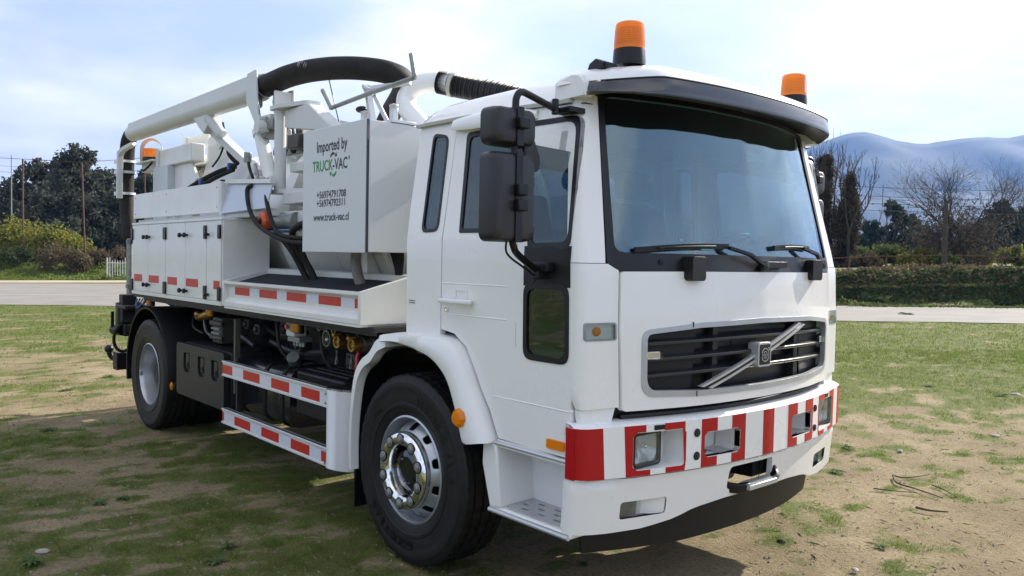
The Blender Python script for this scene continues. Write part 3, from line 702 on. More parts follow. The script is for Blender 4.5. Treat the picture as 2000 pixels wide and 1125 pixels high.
twig([(1706, 957), (1750, 962), (1790, 965)], .005, 'thin twig left of the long curved twig', 'twigs on the sand')
twig([(1820, 950), (1845, 960), (1870, 975)], .005, 'thin twig right of the long curved twig', 'twigs on the sand')
twig([(1789, 994), (1815, 1000), (1852, 1003)], .010, 'short thick stick on bare sand at the lower right', 'twigs on the sand')
twig([(1900, 590), (1915, 596), (1960, 600)], .05, 'fallen branch lying beyond the road at the right', 'fallen branches by the road')
mat('stone', (.42, .38, .33), .9, var=.3, vscale=8)
for i, (u, v, s, lb) in enumerate([(1527, 1058, .022, 'dark flat stone on the sand before the truck'), (1945, 853, .03, 'pale stone in the grass on the right'), (1670, 1115, .02, 'small stone at the bottom edge right of the truck'), (1985, 773, .05, 'pale flat stone beside the large dark weed'), (83, 1080, .03, 'pale stone in the left shadow near the bottom edge'), (1758, 882, .025, 'pale stone in the middle of the right sand patch')]):
    x, y = gpix(u, v); R = random.Random(i); mb = MB().ball((0, 0, 0), s, 9, (1.3, 1, .5)); mb.v = [tuple(c*(1+.25*noise.noise(Vector(p)*40+Vector((i, 0, 0)))) for c in p) for p in mb.v]
    o = mb.build('stone', 'stone' if i else 'twig'); o.location = (x, y, s*.3); o.rotation_euler.z = i; tag(o, lb, 'stone', 'loose stones')
# ================================================================== the truck: cab and front
T = empty('vacuum_truck', (0, 0, 0))
tag(T, 'white vacuum tanker truck with striped bumper parked on the field', 'truck')
X0 = lin([(.3, 1.487), (1.35, 1.487), (1.67, 1.474), (1.74, 1.462), (2.47, 1.318), (2.6, 1.29)])
DF = cr([(0, 0), (.3, .014), (.54, .043), (.74, .088), (.81, .104), (.92, .138), (.976, .163), (1.03, .172), (1.10, .182), (1.13, .196), (1.15, .225)])
def Ys(z): return 1.15 if z < 1.8 else 1.15-.12*(z-1.8)
We = lin([(1.70, 1.15), (1.80, 1.137), (2.45, 1.014), (2.6, .99)])
def Ys2(x, z):
    t = sstep(.65, 1.22, x); return Ys(z)*(1-t)+We(z)*t
def FX(y, z):
    a = abs(y)*1.15/We(z); return X0(z)-DF(a)
def front(y, z, o=0.): return (FX(y, z)+o, y, z)
def sidef(s):
    def f(x, z, o=0.): return (x, s*(Ys2(x, z)+o), z)
    return f
def off(fn, k): return lambda a, b, o=0.: fn(a, b, o+k)
DB = cr([(0, 0), (.3, .015), (.54, .046), (.75, .09), (.9, .13), (1.0, .16), (1.08, .182), (1.13, .203), (1.155, .225), (1.166, .25)])
def bump_at(x0): return lambda y, z, o=0.: (x0-DB(abs(y))+o, y, z)
CY = frange(-1.16, 1.16, 58); CZ = frange(.9, 2.6, 34)
BELT = [1.6, 1.7, 1.8, 1.9, 2.0, 2.1, 2.2, 2.3, 2.4]
SX = frange(.3, 1.3, 25)
def edge_x(z): return FX(-We(z)*.9995, z)-.004          # front shut line of the door
# ---- cab shell: sides behind the door, sills, rear wall, floor
arch = [(.285, 1.335), (.40, 1.318), (.50, 1.26), (.575, 1.15), (.63, 1.06), (.70, .965), (.765, .84)]
cab = MB()
for s in (-1, 1):
    outer = [(-.035, 1.27), (.281, 1.27), (.281, 1.82), (.304, 2.40), (.307, 2.44), (-.028, 2.44), (-.045, 2.0)]
    qw = roundpoly([(.088, 1.842), (.243, 1.848), (.246, 2.362), (.10, 2.386)], [.045, .045, .05, .04])
    cab.sheet(outer, [qw], sidef(s), [], BELT, .035)
    # sill strip under the door window line behind the step
    cab.sheet([(.72, .80), (edge_x(.9), .80), (edge_x(.9), .836), (.765, .836)], [], sidef(s), [], [], .03)
cab.box((-.035, .0), (-1.10, 1.10), (1.2, 1.75))
rw = rr(-.62, 1.86, .62, 2.28, .07)
cab.sheet([(-1.10, 1.75), (1.10, 1.75), (1.03, 2.5), (-1.03, 2.5)], [rw], lambda y, z, o=0.: (-.035-o, y, z), [], [], .03)
cab_o = cab.build('cab_shell', 'white', T, smooth=35)
MB().sheet(rr(-.64, 1.84, .64, 2.30, .08), [], lambda y, z, o=0.: (-.02+o, y, z), [], [], .004).build('rear_window', 'side_glass', cab_o)
MB().box((-.03, 1.25), (-1.08, 1.08), (1.17, 1.2)).build('cab_floor', 'interior', cab_o)
# ---- roof with raised front cap
def roof_sec(x):
    # half profile (y, z) from drip edge to the middle
    h = lin([(-.06, .02), (-.02, .09), (.06, .135), (.5, .145), (1.02, .150), (1.10, .158), (1.16, .168), (1.22, .170), (1.30, .17)])(x)
    w = lin([(-.06, 1.04), (0, 1.07), (.65, 1.07), (1.2, 1.012)])(x)
    return [(w, 2.432), (w+.012, 2.452), (w-.004, 2.47), (w-.05, 2.47+h*.42), (w-.12, 2.45+h*.83), (w-.25, 2.45+h*.97), (w-.55, 2.45+h*1.06), (0, 2.45+h*1.12)]
xs = [-.062, -.04, -.015, .03, .09, .3, .6, .8, .9, 1.0, 1.05, 1.08]
mb = MB()
for x in xs:
    p = roof_sec(x); full = [(-a, b) for a, b in p]+[(a, b) for a, b in reversed(p[:-1])]
    mb.v += [(x, a, b) for a, b in full]
m = 15
mb.f = [(i*m+j, i*m+j+1, (i+1)*m+j+1, (i+1)*m+j) for i in range(len(xs)-1) for j in range(m-1)]+[tuple(range(m)), tuple((len(xs)-1)*m+j for j in range(m))]
mb.f += [(i*m, (i+1)*m, (i+1)*m+m-1, i*m+m-1) for i in range(len(xs)-1)]
roof = mb.build('cab_roof', 'white', T, smooth=28)
for s in (-1, 1):
    MB().tube([(x, s*y, 2.437) for x, y in ((-.05, 1.083), (.3, 1.083), (.65, 1.082), (.9, 1.056), (1.10, 1.032))], .011, 6, sq=(.014, .008)).build('drip_rail', 'beige_trim', roof)
# visor: white cap, dark band round the front
VP = [(1.02, 1.060), (1.12, 1.046), (1.22, 1.00), (1.31, .90), (1.385, .78), (1.425, .65), (1.465, .42), (1.485, .2), (1.49, 0)]
VP = [tuple(q)[:2] for q in spline([(a, b, 0) for a, b in VP], 3)]
plan = [(x, -y) for x, y in VP]+[(x, y) for x, y in reversed(VP[:-1])]
bplan = [p for p in plan if p[0] > 1.175]
def ring(plan, z, k=1., dx=0.):
    o = []
    for i, (x, y) in enumerate(plan):
        zz = z(x, y) if callable(z) else z
        o.append((1.1+(x-1.1)*k+dx, y*(1-(1-k)*.25), zz))
    return o
def loft(mb, rings):
    n = len(rings[0]); b = len(mb.v)
    for r in rings: mb.v += r
    mb.f += [(b+i*n+j, b+i*n+j+1, b+(i+1)*n+j+1, b+(i+1)*n+j) for i in range(len(rings)-1) for j in range(n-1)]
    return mb
zt = lambda x, y: 2.546-.035*max(0, (abs(y)-.75)/.27)
mb = loft(MB(), [ring(plan, lambda x, y: zt(x, y)+.006, .988), ring(plan, lambda x, y: zt(x, y)+.036, .93), ring(plan, lambda x, y: zt(x, y)+.075, .72), ring(plan, lambda x, y: zt(x, y)+.092, .40), ring(plan, lambda x, y: 2.642-.08*max(0, (abs(y)-.85)/.22), .14), ring(plan, lambda x, y: 2.644-.12*max(0, (abs(y)-.8)/.27), -.02)])
mb.build('visor_cap', 'white', roof, smooth=40, recalc=False)
vb = loft(MB(), [ring(bplan, zt, .988), ring(bplan, lambda x, y: zt(x, y)-.025, 1.012), ring(bplan, lambda x, y: zt(x, y)-.06, 1.028), ring(bplan, lambda x, y: 2.468, 1.034), ring(bplan, lambda x, y: 2.461, 1.028)])
loft(MB(), [ring(bplan, lambda x, y: 2.461, 1.027), ring(bplan, lambda x, y: 2.466, .92), ring(bplan, lambda x, y: 2.50, .70), ring(bplan, lambda x, y: 2.51, .3)]).build('visor_underside', 'black', roof, smooth=40, recalc=False)
for s in (-1, 1): MB().prism([(1.0, 2.445), (1.19, 2.45), (1.19, 2.515), (1.16, 2.545), (1.10, 2.555), (1.0, 2.53)], 'y', s*.99, s*1.044).build('visor_side', 'white', roof, .006)
vb.build('sun_visor', 'black_gloss', roof, smooth=40, recalc=False)
tr = [p for p in ring(bplan, lambda x, y: zt(x, y)+.002, .990)]
MB().tube(tr[2:-2], .004, 5).build('visor_seam', 'black', roof)
# ---- beacons and roof marker lamps
for s in (-1, 1):
    c = (1.187, s*.741, 2.648); b = MB().lathe([(0, -.02), (.077, -.02), (.078, .0), (.0745, .055), (.0, .055)], c, 'z', 28).build('roof_beacon', 'black', T, smooth=30)
    MB().lathe([(.0, .056), (.073, .056), (.0735, .07), (.069, .15), (.067, .172), (.061, .179), (0, .181)], c, 'z', 32).build('beacon_lens', 'amber', b, smooth=30)
    mb = MB()
    for k in range(9): mb.lathe([(.0722-.00055*k, .072+.009*k), (.0740-.00055*k, .0755+.009*k), (.0716-.00055*k, .079+.009*k)], c, 'z', 32)
    mb.lathe([(.022, .06), (.024, .12), (0, .15)], c, 'z', 12)
    mb.build('lens_ribs', 'amber_dark', b, smooth=0)
    l = MB().prism([(1.10, 2.575), (1.21, 2.581), (1.198, 2.618), (1.16, 2.637), (1.12, 2.618)], 'y', s*.945, s*.84).build('roof_marker_lamp', 'black', T, .008)
    MB().box((1.200, 1.212), (s*.93, s*.855), (2.590, 2.614)).build('marker_lens', 'plastic', l)
# ---- windscreen
zb, zt_ = 1.745, 2.455
def wy(z): return .972-.075*(z-1.74)/.72
gas_out = [(-wy(1.685)-.02, 1.668), (wy(1.685)+.02, 1.668), (wy(2.50)+.012, 2.50), (-wy(2.50)-.012, 2.50)]
glass = roundpoly([(-wy(zb)+.022, zb+.005), (wy(zb)-.022, zb+.005), (wy(2.48)-.02, 2.475), (-wy(2.48)+.02, 2.475)], .05, 6)
gk = MB().sheet(roundpoly(gas_out, [.05, .05, .03, .03]), [glass], off(front, .004), CY, CZ, .02).build('windscreen_gasket', 'black', T, smooth=40)
MB().sheet(roundpoly([(-wy(zb)+.016, zb), (wy(zb)-.016, zb), (wy(2.48)-.014, 2.48), (-wy(2.48)+.014, 2.48)], .05, 6), [], off(front, -.006), CY, CZ, .004).build('windscreen', 'windscreen', gk, smooth=60)
# tinted band and certificate inside the glass
MB().sheet([(-.885, 2.33), (-.79, 2.245), (.50, 2.225), (.80, 2.27), (.885, 2.34), (.875, 2.47), (-.875, 2.47)], [], off(front, -.016), CY, CZ, .002).build('sun_band', 'black', gk)
MB().sheet(rr(.02, 2.245, .17, 2.29, .006), [], off(front, -.0125), CY, [], .001).build('windscreen_sticker', mat('sticker', (.18, .45, .42), .5), gk)
# ---- A pillars
for s in (-1, 1):
    def pil(y, z, o=0., s=s): return front(s*y, z, o)
    outer = [(wy(1.68)+.021, 1.70), (We(1.7)-.0005, 1.70), (We(1.8)-.0005, 1.8), (We(2.1)-.0005, 2.1), (We(2.47)-.0005, 2.47), (wy(2.47)+.013, 2.47)]
    MB().sheet(outer, [], pil, frange(.9, 1.15, 16), CZ, .03).build('windscreen_pillar', 'white', T, smooth=40)
# ---- hood panel with grille opening
gr_out = roundpoly([(-.835, 1.098), (-.5, 1.082), (0, 1.076), (.5, 1.082), (.835, 1.098), (.838, 1.40), (.5, 1.428), (0, 1.438), (-.5, 1.428), (-.838, 1.40)], [.07, 0, 0, 0, .07, .05, 0, 0, 0, .05], 5)
gr_in = roundpoly([(-.808, 1.125), (-.5, 1.109), (0, 1.104), (.5, 1.109), (.808, 1.125), (.811, 1.38), (.5, 1.404), (0, 1.413), (-.5, 1.404), (-.811, 1.38)], [.06, 0, 0, 0, .06, .03, 0, 0, 0, .03], 5)
hp = roundpoly([(-.925, 1.036), (-.5, 1.036), (0, 1.036), (.5, 1.036), (.925, 1.036), (.942, 1.40), (.935, 1.664), (.5, 1.668), (-.5, 1.668), (-.935, 1.664), (-.942, 1.40)], [.02, 0, 0, 0, .02, 0, .015, 0, 0, .015, 0])
hood = MB().sheet(hp, [gr_out], off(front, .010), CY, CZ, .03).build('front_panel', 'white', T, smooth=40)
MB().sheet(gr_out, [gr_in], off(front, .016), CY, [1.12, 1.2, 1.3, 1.4], .03).build('grille_frame', 'silver', hood, .004)
gb = MB().sheet([(-.83, 1.08), (.83, 1.08), (.83, 1.43), (-.83, 1.43)], [], off(front, -.085), CY, [], .01).build('grille_backing', 'black', hood)
for s in (-1, 1): MB().sheet([(s*.81, 1.11), (s*.50, 1.10), (s*.47, 1.41), (s*.81, 1.40)], [], off(front, -.04), CY, [], .01).build('grille_side_plate', 'plastic', hood)
MB().box((1.36, 1.40), (-.30, .35), (1.36, 1.385)).box((1.34, 1.40), (-.15, .06), (1.29, 1.32)).box((1.35, 1.42), (-.34, -.30), (1.1, 1.41)).box((1.35, 1.42), (.42, .46), (1.1, 1.41)).build('radiator_bracket', 'engine', hood)
for z in (1.196, 1.27, 1.344):
    mb = MB(); n = 40; b0 = 0
    for i in range(n+1):
        y = -.785+1.57*i/n; e = min(1, (1-abs(y)/.785)/.30)**.6; x = FX(y, z)-.006; dep = .02+.05*e; th = .004+.010*e
        sag = -.012*(abs(y)/.785)**2
        mb.v += [(x, y, z-.006+sag), (x, y, z+.008+sag), (x-dep, y, z+.012+th+sag), (x-dep, y, z-.008+sag)]
    mb.f = [(i*4+k, i*4+(k+1) % 4, (i+1)*4+(k+1) % 4, (i+1)*4+k) for i in range(n) for k in range(4)]+[(3, 2, 1, 0), (n*4, n*4+1, n*4+2, n*4+3)]
    mb.build('grille_slat', mat('slat', (.020, .021, .024), .32, coat=.1) if 'slat' not in MATS else 'slat', hood, .0025, smooth=30)
# diagonal bar and badge
a, b2 = Vector((0, -.455, 1.118)), Vector((0, .405, 1.392)); dr = (b2-a).normalized(); nn = Vector((0, -dr.z, dr.y))
mb = MB(); md = MB()
for w0, w1, tgt in ((-.019, -.007, mb), (.007, .019, mb), (-.007, .007, md)):
    q = []
    for i in range(13):
        c = a.lerp(b2, i/12)
        for w_, o_ in ((w0, .012), (w1, .012)):
            p = c+nn*w_; shift = -p.z+c.z
            p = c+nn*w_+dr*(-w_*1.9); q.append(front(p.y, min(max(p.z, 1.09), 1.412), (.014 if tgt is mb else .009)))
    k = len(tgt.v); tgt.v += q; tgt.v += [(x-.02, y, z) for x, y, z in q]; n2 = 26
    for i in range(12):
        tgt.f += [(k+2*i, k+2*i+1, k+2*i+3, k+2*i+2), (k+n2+2*i, k+n2+2*i+2, k+n2+2*i+3, k+n2+2*i+1), (k+2*i, k+2*i+2, k+n2+2*i+2, k+n2+2*i), (k+2*i+1, k+n2+2*i+1, k+n2+2*i+3, k+2*i+3)]
    tgt.f += [(k, k+n2, k+n2+1, k+1), (k+24, k+25, k+n2+25, k+n2+24)]
mb.build('diagonal_bar', 'alu', hood, smooth=30); md.build('diagonal_bar_inlay', 'black', hood, smooth=30)
bx = FX(0, 1.25)
bc = -.03
bd = MB().prism(rr(bc-.058, 1.193, bc+.058, 1.315, .014), 'x', bx-.03, bx+.030).build('badge', 'alu', hood, .004)
MB().prism(rr(bc-.046, 1.203, bc+.046, 1.305, .006), 'x', bx+.029, bx+.033).build('badge_face', 'plastic', hood)
mb = MB().lathe([(.030, 0), (.030, .0022), (.0345, .0022), (.0345, 0)], (bx+.0325, bc, 1.252), 'x', 28).lathe([(.015, 0), (.015, .0022), (.0185, .0022), (.0185, 0)], (bx+.0325, bc, 1.252), 'x', 24)
mb.box((bx+.0325, bx+.0347), (bc+.024, bc+.040), (1.285, 1.289)).box((bx+.0325, bx+.0347), (bc+.036, bc+.040), (1.272, 1.289))
mb.add([(bx+.0347, bc+.022, 1.272), (bx+.0347, bc+.025, 1.269), (bx+.0347, bc+.0395, 1.2855), (bx+.0347, bc+.0365, 1.2885)], [(0, 1, 2, 3)])
mb.build('badge_emblem', 'silver', hood, smooth=0, recalc=False)
MB().box((bx+.0325, bx+.0352), (bc-.037, bc+.037), (1.243, 1.261)).build('badge_bar', 'plastic', hood)
MB().text('VOLVO', .0185, lambda a, b: (bx+.0357, bc+a, 1.2455+b), 1.05).build('badge_lettering', 'silver', hood, smooth=0, recalc=False)
for s in (-1, 1):
    def led(y, z, o=0., s=s): return front(s*y, z, o)
    l = MB().sheet(rr(.73, 1.268, .785, 1.298, .006), [], off(led, .024), [.75, .77], [], .03).build('grille_marker_light', 'clear_lens', hood)
    MB().sheet(rr(.728, 1.266, .80, 1.300, .006), [], off(led, .004), [.75, .77], [], .015).build('marker_light_base', 'chrome', hood)
# seams in the grille frame
for yy, zz in ((-.55, 1.42), (-.52, 1.095)):
    p = front(yy, zz, .017); MB().box((p[0]-.004, p[0]+.002), (yy-.0015, yy+.0015), (zz-.013, zz+.013)).build('frame_joint', 'black', hood)
# ---- corner panels
for s in (-1, 1):
    def cp(y, z, o=0., s=s): return front(s*y, z, o)
    lampz = (1.352, 1.44)
    outer = [(.938, 1.055), (1.132, 1.055), (1.1495, 1.12), (1.1495, 1.40), (1.1495, 1.697), (.99, 1.697), (.943, 1.668), (.950, 1.40)]
    hole = rr(.962, 1.362, 1.122, 1.432, .008)
    c = MB().sheet(outer, [hole], off(cp, .006), frange(.93, 1.15, 16), CZ, .03).build('corner_panel', 'white', T, smooth=40)
    MB().sheet([(.96, .985), (1.12, .985), (1.128, 1.052), (.945, 1.052)], [], off(cp, -.008), frange(.93, 1.15, 16), [], .03).build('lower_corner_panel', 'white', c)
    MB().sheet(hole, [], off(cp, -.008), frange(.93, 1.15, 16), [], .01).build('turn_signal_reflector', 'lamp_silver', c)
    MB().ball((FX(1.05, 1.4)-.004, s*1.05, 1.397), .020, 12, (.6, 1.2, 1)).build('turn_signal_bulb', 'amber', c)
    MB().sheet(rr(.964, 1.364, 1.120, 1.430, .007), [], off(cp, .012), frange(.93, 1.15, 16), [], .004).build('turn_signal_lens', 'clear_lens', c)
    MB().sheet(rr(.957, 1.357, 1.127, 1.437, .01), [rr(.964, 1.364, 1.120, 1.430, .007)], off(cp, .0095), frange(.93, 1.15, 16), [], .01).build('turn_signal_frame', 'steel_old', c)
# dark gap under the hood panel
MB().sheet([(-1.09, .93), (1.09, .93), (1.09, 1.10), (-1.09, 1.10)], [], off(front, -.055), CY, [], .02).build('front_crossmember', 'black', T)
MB().tube([front(y, 1.005, -.035) for y in frange(-.9, .9, 20)], .012, 8).build('front_crossmember_pipe', 'chassis', T)
# ---- wipers, step blocks
for s in (-1, 1):
    yb = s*.547
    MB().prism(rr(yb-.052, 1.625, yb+.052, 1.738, .018), 'x', FX(yb, 1.66)-.03, FX(yb, 1.66)+.05).build('panel_grip', 'plastic', T, .010)
def wiper(piv, end, b0, b1):
    px = front(*piv, .03); arm = MB().lathe([(0, 0), (.028, 0), (.026, .03), (0, .034)], (px[0]-.02, piv[0], piv[1]), 'x', 14)
    e = front(*end, .032); mid = front((piv[0]*.45+end[0]*.55), piv[1]*.45+end[1]*.55+.008, .055)
    arm.tube([px, mid, e], .009, 6, sq=(.011, .007))
    w = arm.build('wiper_arm', 'black', T, smooth=30)
    pts = [front(b0[0]+(b1[0]-b0[0])*k/10, b0[1]+(b1[1]-b0[1])*k/10+.008*math.sin(math.pi*k/10), .012) for k in range(11)]
    MB().tube(pts, .009, 6, sq=(.006, .012)).build('wiper_blade', 'black', w)
    pts = [front(b0[0]+(b1[0]-b0[0])*k/10, b0[1]+(b1[1]-b0[1])*k/10+.008*math.sin(math.pi*k/10), .030) for k in range(2, 9)]
    MB().tube(pts, .005, 6).build('wiper_bracket', 'black', w)
wiper((-.02, 1.70), (-.30, 1.785), (-.86, 1.762), (-.28, 1.792))
wiper((.73, 1.715), (.42, 1.80), (.12, 1.795), (.55, 1.80))
MB().prism(rr(-.02, 1.69, .19, 1.722, .012), 'x', FX(.1, 1.70)-.02, FX(.1, 1.70)+.035).build('wiper_cover', 'black', T, .006)
MB().lathe([(0, 0), (.014, 0), (.013, .006), (0, .008)], front(-.72, 1.708, .002), 'x', 14).build('panel_plug', 'plastic', T)
# ---- doors
for s in (-1, 1):
    sf = sidef(s)
    zs = [.83, 1.0, 1.2, 1.42, 1.7, 1.8, 2.0, 2.2, 2.425]
    ed = [(edge_x(z)-.010, z) for z in zs]
    win1 = roundpoly([(.425, 1.838), (.945, 1.838), (.945, 1.752), (1.225, 1.760), (1.165, 2.372), (.40, 2.358)], [.012, .0, .05, .05, .06, .03])
    lw = roundpoly([(.938, 1.245), (1.236, 1.245), (1.228, 1.602), (.932, 1.602)], .055)
    outer = [(.289, 1.335)]+[(x+.004, z+.002) for x, z in arch[1:]]+ed+[(.314, 2.428), (.305, 2.36), (.289, 1.82)]
    d = MB().sheet(outer, [win1, lw], sf, SX, BELT, .035).build('cab_door', 'white', T, smooth=40)
    # black trim: window surround, panel between windows
    w_in = roundpoly([(.445, 1.86), (.965, 1.86), (.965, 1.785), (1.202, 1.79), (1.143, 2.345), (.43, 2.332)], [.012, .0, .05, .05, .06, .03])
    l_in = roundpoly([(.962, 1.270), (1.212, 1.270), (1.205, 1.575), (.957, 1.575)], .05)
    MB().sheet(win1, [w_in], off(sf, .003), SX, BELT, .03).build('window_gasket', 'black', d, smooth=40)
    MB().sheet(lw, [l_in], off(sf, .005), [], [], .03).build('lower_window_gasket', 'black', d)
    MB().sheet(roundpoly([(.432, 1.847), (.952, 1.847), (.952, 1.77), (1.215, 1.775), (1.156, 2.358), (.415, 2.345)], [.01, 0, .05, .05, .06, .03]), [], off(sf, -.003), SX, BELT, .003).build('door_window', 'side_glass', d)
    MB().sheet(roundpoly([(.95, 1.258), (1.224, 1.258), (1.217, 1.588), (.945, 1.588)], .05), [], off(sf, -.003), [], [], .003).build('lower_door_window', 'side_glass', d)
    MB().sheet([(.930, 1.588), (1.236, 1.588), (1.230, 1.772), (.928, 1.772)], [], off(sf, .0020), [], [1.7], .002).build('door_trim_panel', 'plastic', d)
    MB().sheet([(.880, 1.30), (.883, 1.30), (.879, 1.80), (.876, 1.80)], [], off(sf, .0010), [], [], .003).build('door_seam', 'beige_trim', d)
    # pressed creases
    for x0, x1, z in ((.30, .83, 1.577), (.30, .83, 1.417), (.73, 1.262, 1.040)):
        mb = MB(); yq = s*1.15
        mb.hexa([(x0, yq-s*.01, z-.004), (x1, yq-s*.01, z-.004), (x1, yq-s*.01, z+.012), (x0, yq-s*.01, z+.012), (x0, yq+s*.0025, z-.002), (x1-.02, yq+s*.0025, z-.002), (x1-.02, yq+s*.0025, z+.004), (x0, yq+s*.0025, z+.004)])
        mb.build('door_crease', 'white', d, .003)
    MB().sheet(rr(.405, 1.477, .51, 1.553, .012), [rr(.415, 1.487, .50, 1.543, .01)], off(sf, .004), [], [], .01).build('handle_recess', 'white', d)
    h = MB().tube([(x, s*(1.15+y), z) for x, y, z in ((.30, .012, 1.487), (.33, .034, 1.488), (.43, .042, 1.489), (.53, .036, 1.489), (.56, .012, 1.488))], .01, 8, sq=(.020, .012)).build('door_handle', 'white', d, .008, seg=3)
    MB().lathe([(0, 0), (.017, 0), (.016, .008), (.010, .009), (0, .005)], (.338, s*1.15, 1.444), 'y', 18, s).build('door_lock', 'chrome', d)
    MB().sheet(rr(1.115, .862, 1.225, .904, .008), [], off(sf, .012), [], [], .014).build('side_marker_reflector', 'amber', d)
    # quarter window
    qw = roundpoly([(.088, 1.842), (.243, 1.848), (.246, 2.362), (.10, 2.386)], [.045, .045, .05, .04]); qi = roundpoly([(.104, 1.860), (.228, 1.864), (.230, 2.347), (.114, 2.366)], [.035, .035, .04, .03])
    q = MB().sheet(qw, [qi], off(sf, .004), [], BELT, .03).build('quarter_window_gasket', 'black', T, smooth=40)
    MB().sheet(roundpoly([(.10, 1.86), (.23, 1.86), (.235, 2.35), (.11, 2.37)], .03), [], off(sf, -.003), [], BELT, .003).build('quarter_window', 'side_glass', q)
    # wind deflector over the side window
    pts = []; mb = MB(); n = 14
    for i in range(n+1):
        f = i/n; x = .305+.60*f; b = math.sin(math.pi*min(1, .10+f*.9))**.5 if f < .55 else max(.05, 1-((f-.55)/.5)**2)
        z = 2.405-.012*f; y = Ys2(x, z); dp = .012+.055*b; hh = .022+.05*b
        mb.v += [(x, s*(y+.002), z+hh*.75), (x, s*(y+dp*.7), z+hh*.45), (x, s*(y+dp), z-hh*.2), (x, s*(y+dp*.85), z-hh*.55), (x, s*(y+.002), z-hh*.5)]
    mb.f = [(i*5+k, i*5+k+1, (i+1)*5+k+1, (i+1)*5+k) for i in range(n) for k in range(4)]+[(0, 1, 2, 3, 4), tuple(n*5+k for k in range(5))]
    mb.build('wind_deflector', 'white', T, smooth=50)
    MB().box((-.012, .045), (s*1.151, s*1.1525), (1.468, 1.474)).box((-.012, .045), (s*1.151, s*1.1525), (1.456, 1.462)).build('small_plate', 'steel_old', T)
    # ---- mirrors
    mp = [(1.09, 1.11, 2.385), (1.11, 1.17, 2.39), (1.14, 1.33, 2.415), (1.15, 1.385, 2.418), (1.153, 1.412, 2.395), (1.152, 1.418, 2.34), (1.15, 1.42, 2.1), (1.15, 1.42, 1.82), (1.148, 1.41, 1.765), (1.12, 1.36, 1.73), (1.08, 1.24, 1.68), (1.06, 1.17, 1.655)]
    ma = MB().tube(spline([(x, s*y, z) for x, y, z in mp], 5), .0155, 10).build('mirror_arm', 'black', T, smooth=60)
    MB().box((1.05, 1.16), (s*1.0, s*1.10), (2.375, 2.40)).cyl((1.105, s*1.14, 2.36), (1.105, s*1.14, 2.43), .016, 10).build('upper_mirror_bracket', 'black', ma, .004)
    MB().box((1.015, 1.135), (s*1.152, s*1.20), (1.655, 1.70)).box((1.05, 1.09), (s*1.16, s*1.215), (1.62, 1.66)).build('lower_mirror_bracket', 'plastic', ma, .008)
    MB().tube(spline([(1.148, s*1.45, 1.79), (1.14, s*1.445, 1.745), (1.12, s*1.40, 1.715), (1.09, s*1.30, 1.675), (1.06, s*1.2, 1.63), (1.03, s*1.19, 1.60)], 4), .005, 6).build('mirror_cable', 'black', ma)
    def housing(name, z0, z1, dep):
        mb = MB(); n = 5
        for k, (dx, ins) in enumerate(((-.05, .0), (.0, .0), (dep*.72, .005), (dep*.92, .014), (dep, .032))):
            lo = z0+ins; hi = z1-ins; mb.v += [(1.13+dx, s*(1.0*a), b) for a, b in rr(1.315+ins, lo, 1.548-ins, hi, max(.012, .035-ins*.3), 4)]
        m = 20
        mb.f = [(i*m+k, i*m+(k+1) % m, (i+1)*m+(k+1) % m, (i+1)*m+k) for i in range(4) for k in range(m)]+[tuple(range(m)), tuple(4*m+k for k in range(m))]
        h = mb.build(name, 'mirror_plastic', T, smooth=35)
        MB().prism(rr(1.333, z0+.018, 1.53, z1-.018, .025), 'x', 1.0785, 1.081).build('mirror_glass', 'chrome', h)
        h2 = h.children[-1]
        if s > 0: h2.data.transform(Matrix.Identity(4))
        else:
            h2.data.transform(Matrix.Scale(-1, 4, (0, 1, 0))); h2.data.flip_normals()
        mb = MB(); mb.box((1.13+dep*.5, 1.13+dep+.006), (s*1.402, s*1.438), (z0-.001, z1+.001)); mb.build('housing_channel', 'black', h)
        for zc in ((z0+z1)/2+.03, (z0+z1)/2-.035) if z1-z0 > .3 else ((z0+z1)/2+.012,):
            MB().box((1.15+dep*.3, 1.13+dep+.035), (s*1.393, s*1.447), (zc-.024, zc+.024)).build('mirror_clamp', 'black', h, .006)
        for zc in ((z0*.35+z1*.65), (z0*.6+z1*.4)) if z1-z0 > .3 else ((z0*.4+z1*.6),):
            MB().box((1.13+dep*.5, 1.13+dep*.87), (s*1.3145, s*1.392), (zc-.001, zc+.001)).build('housing_seam', 'black', h)
        return h
    housing('main_mirror_housing', 1.782, 2.158, .055); housing('wide_mirror_housing', 2.186, 2.345, .055)
    MB().cyl((1.15, s*1.36, 2.15), (1.15, s*1.36, 2.20), .012, 8).build('mirror_link', 'black', T)
    k = MB(); k.v = [(1.05, s*1.21, 2.13), (1.07, s*1.33, 2.10), (1.07, s*1.33, 2.26), (1.05, s*1.24, 2.25), (1.03, s*1.17, 2.16)]
    if s < 0: MB().prism(roundpoly([(-1.31, 2.09), (-1.31, 2.28), (-1.25, 2.28), (-1.19, 2.16), (-1.20, 2.10)], .025), 'x', 1.0, 1.07).build('kerb_mirror', 'mirror_plastic', T, .015, seg=3)
# the far mirror sits further back
for o in list(T.children):
    if o.name.split('.')[0] in ('mirror_arm', 'main_mirror_housing', 'wide_mirror_housing', 'kerb_mirror', 'mirror_link') and max(v.co.y for v in o.data.vertices) > 0: o.location.x = -.20
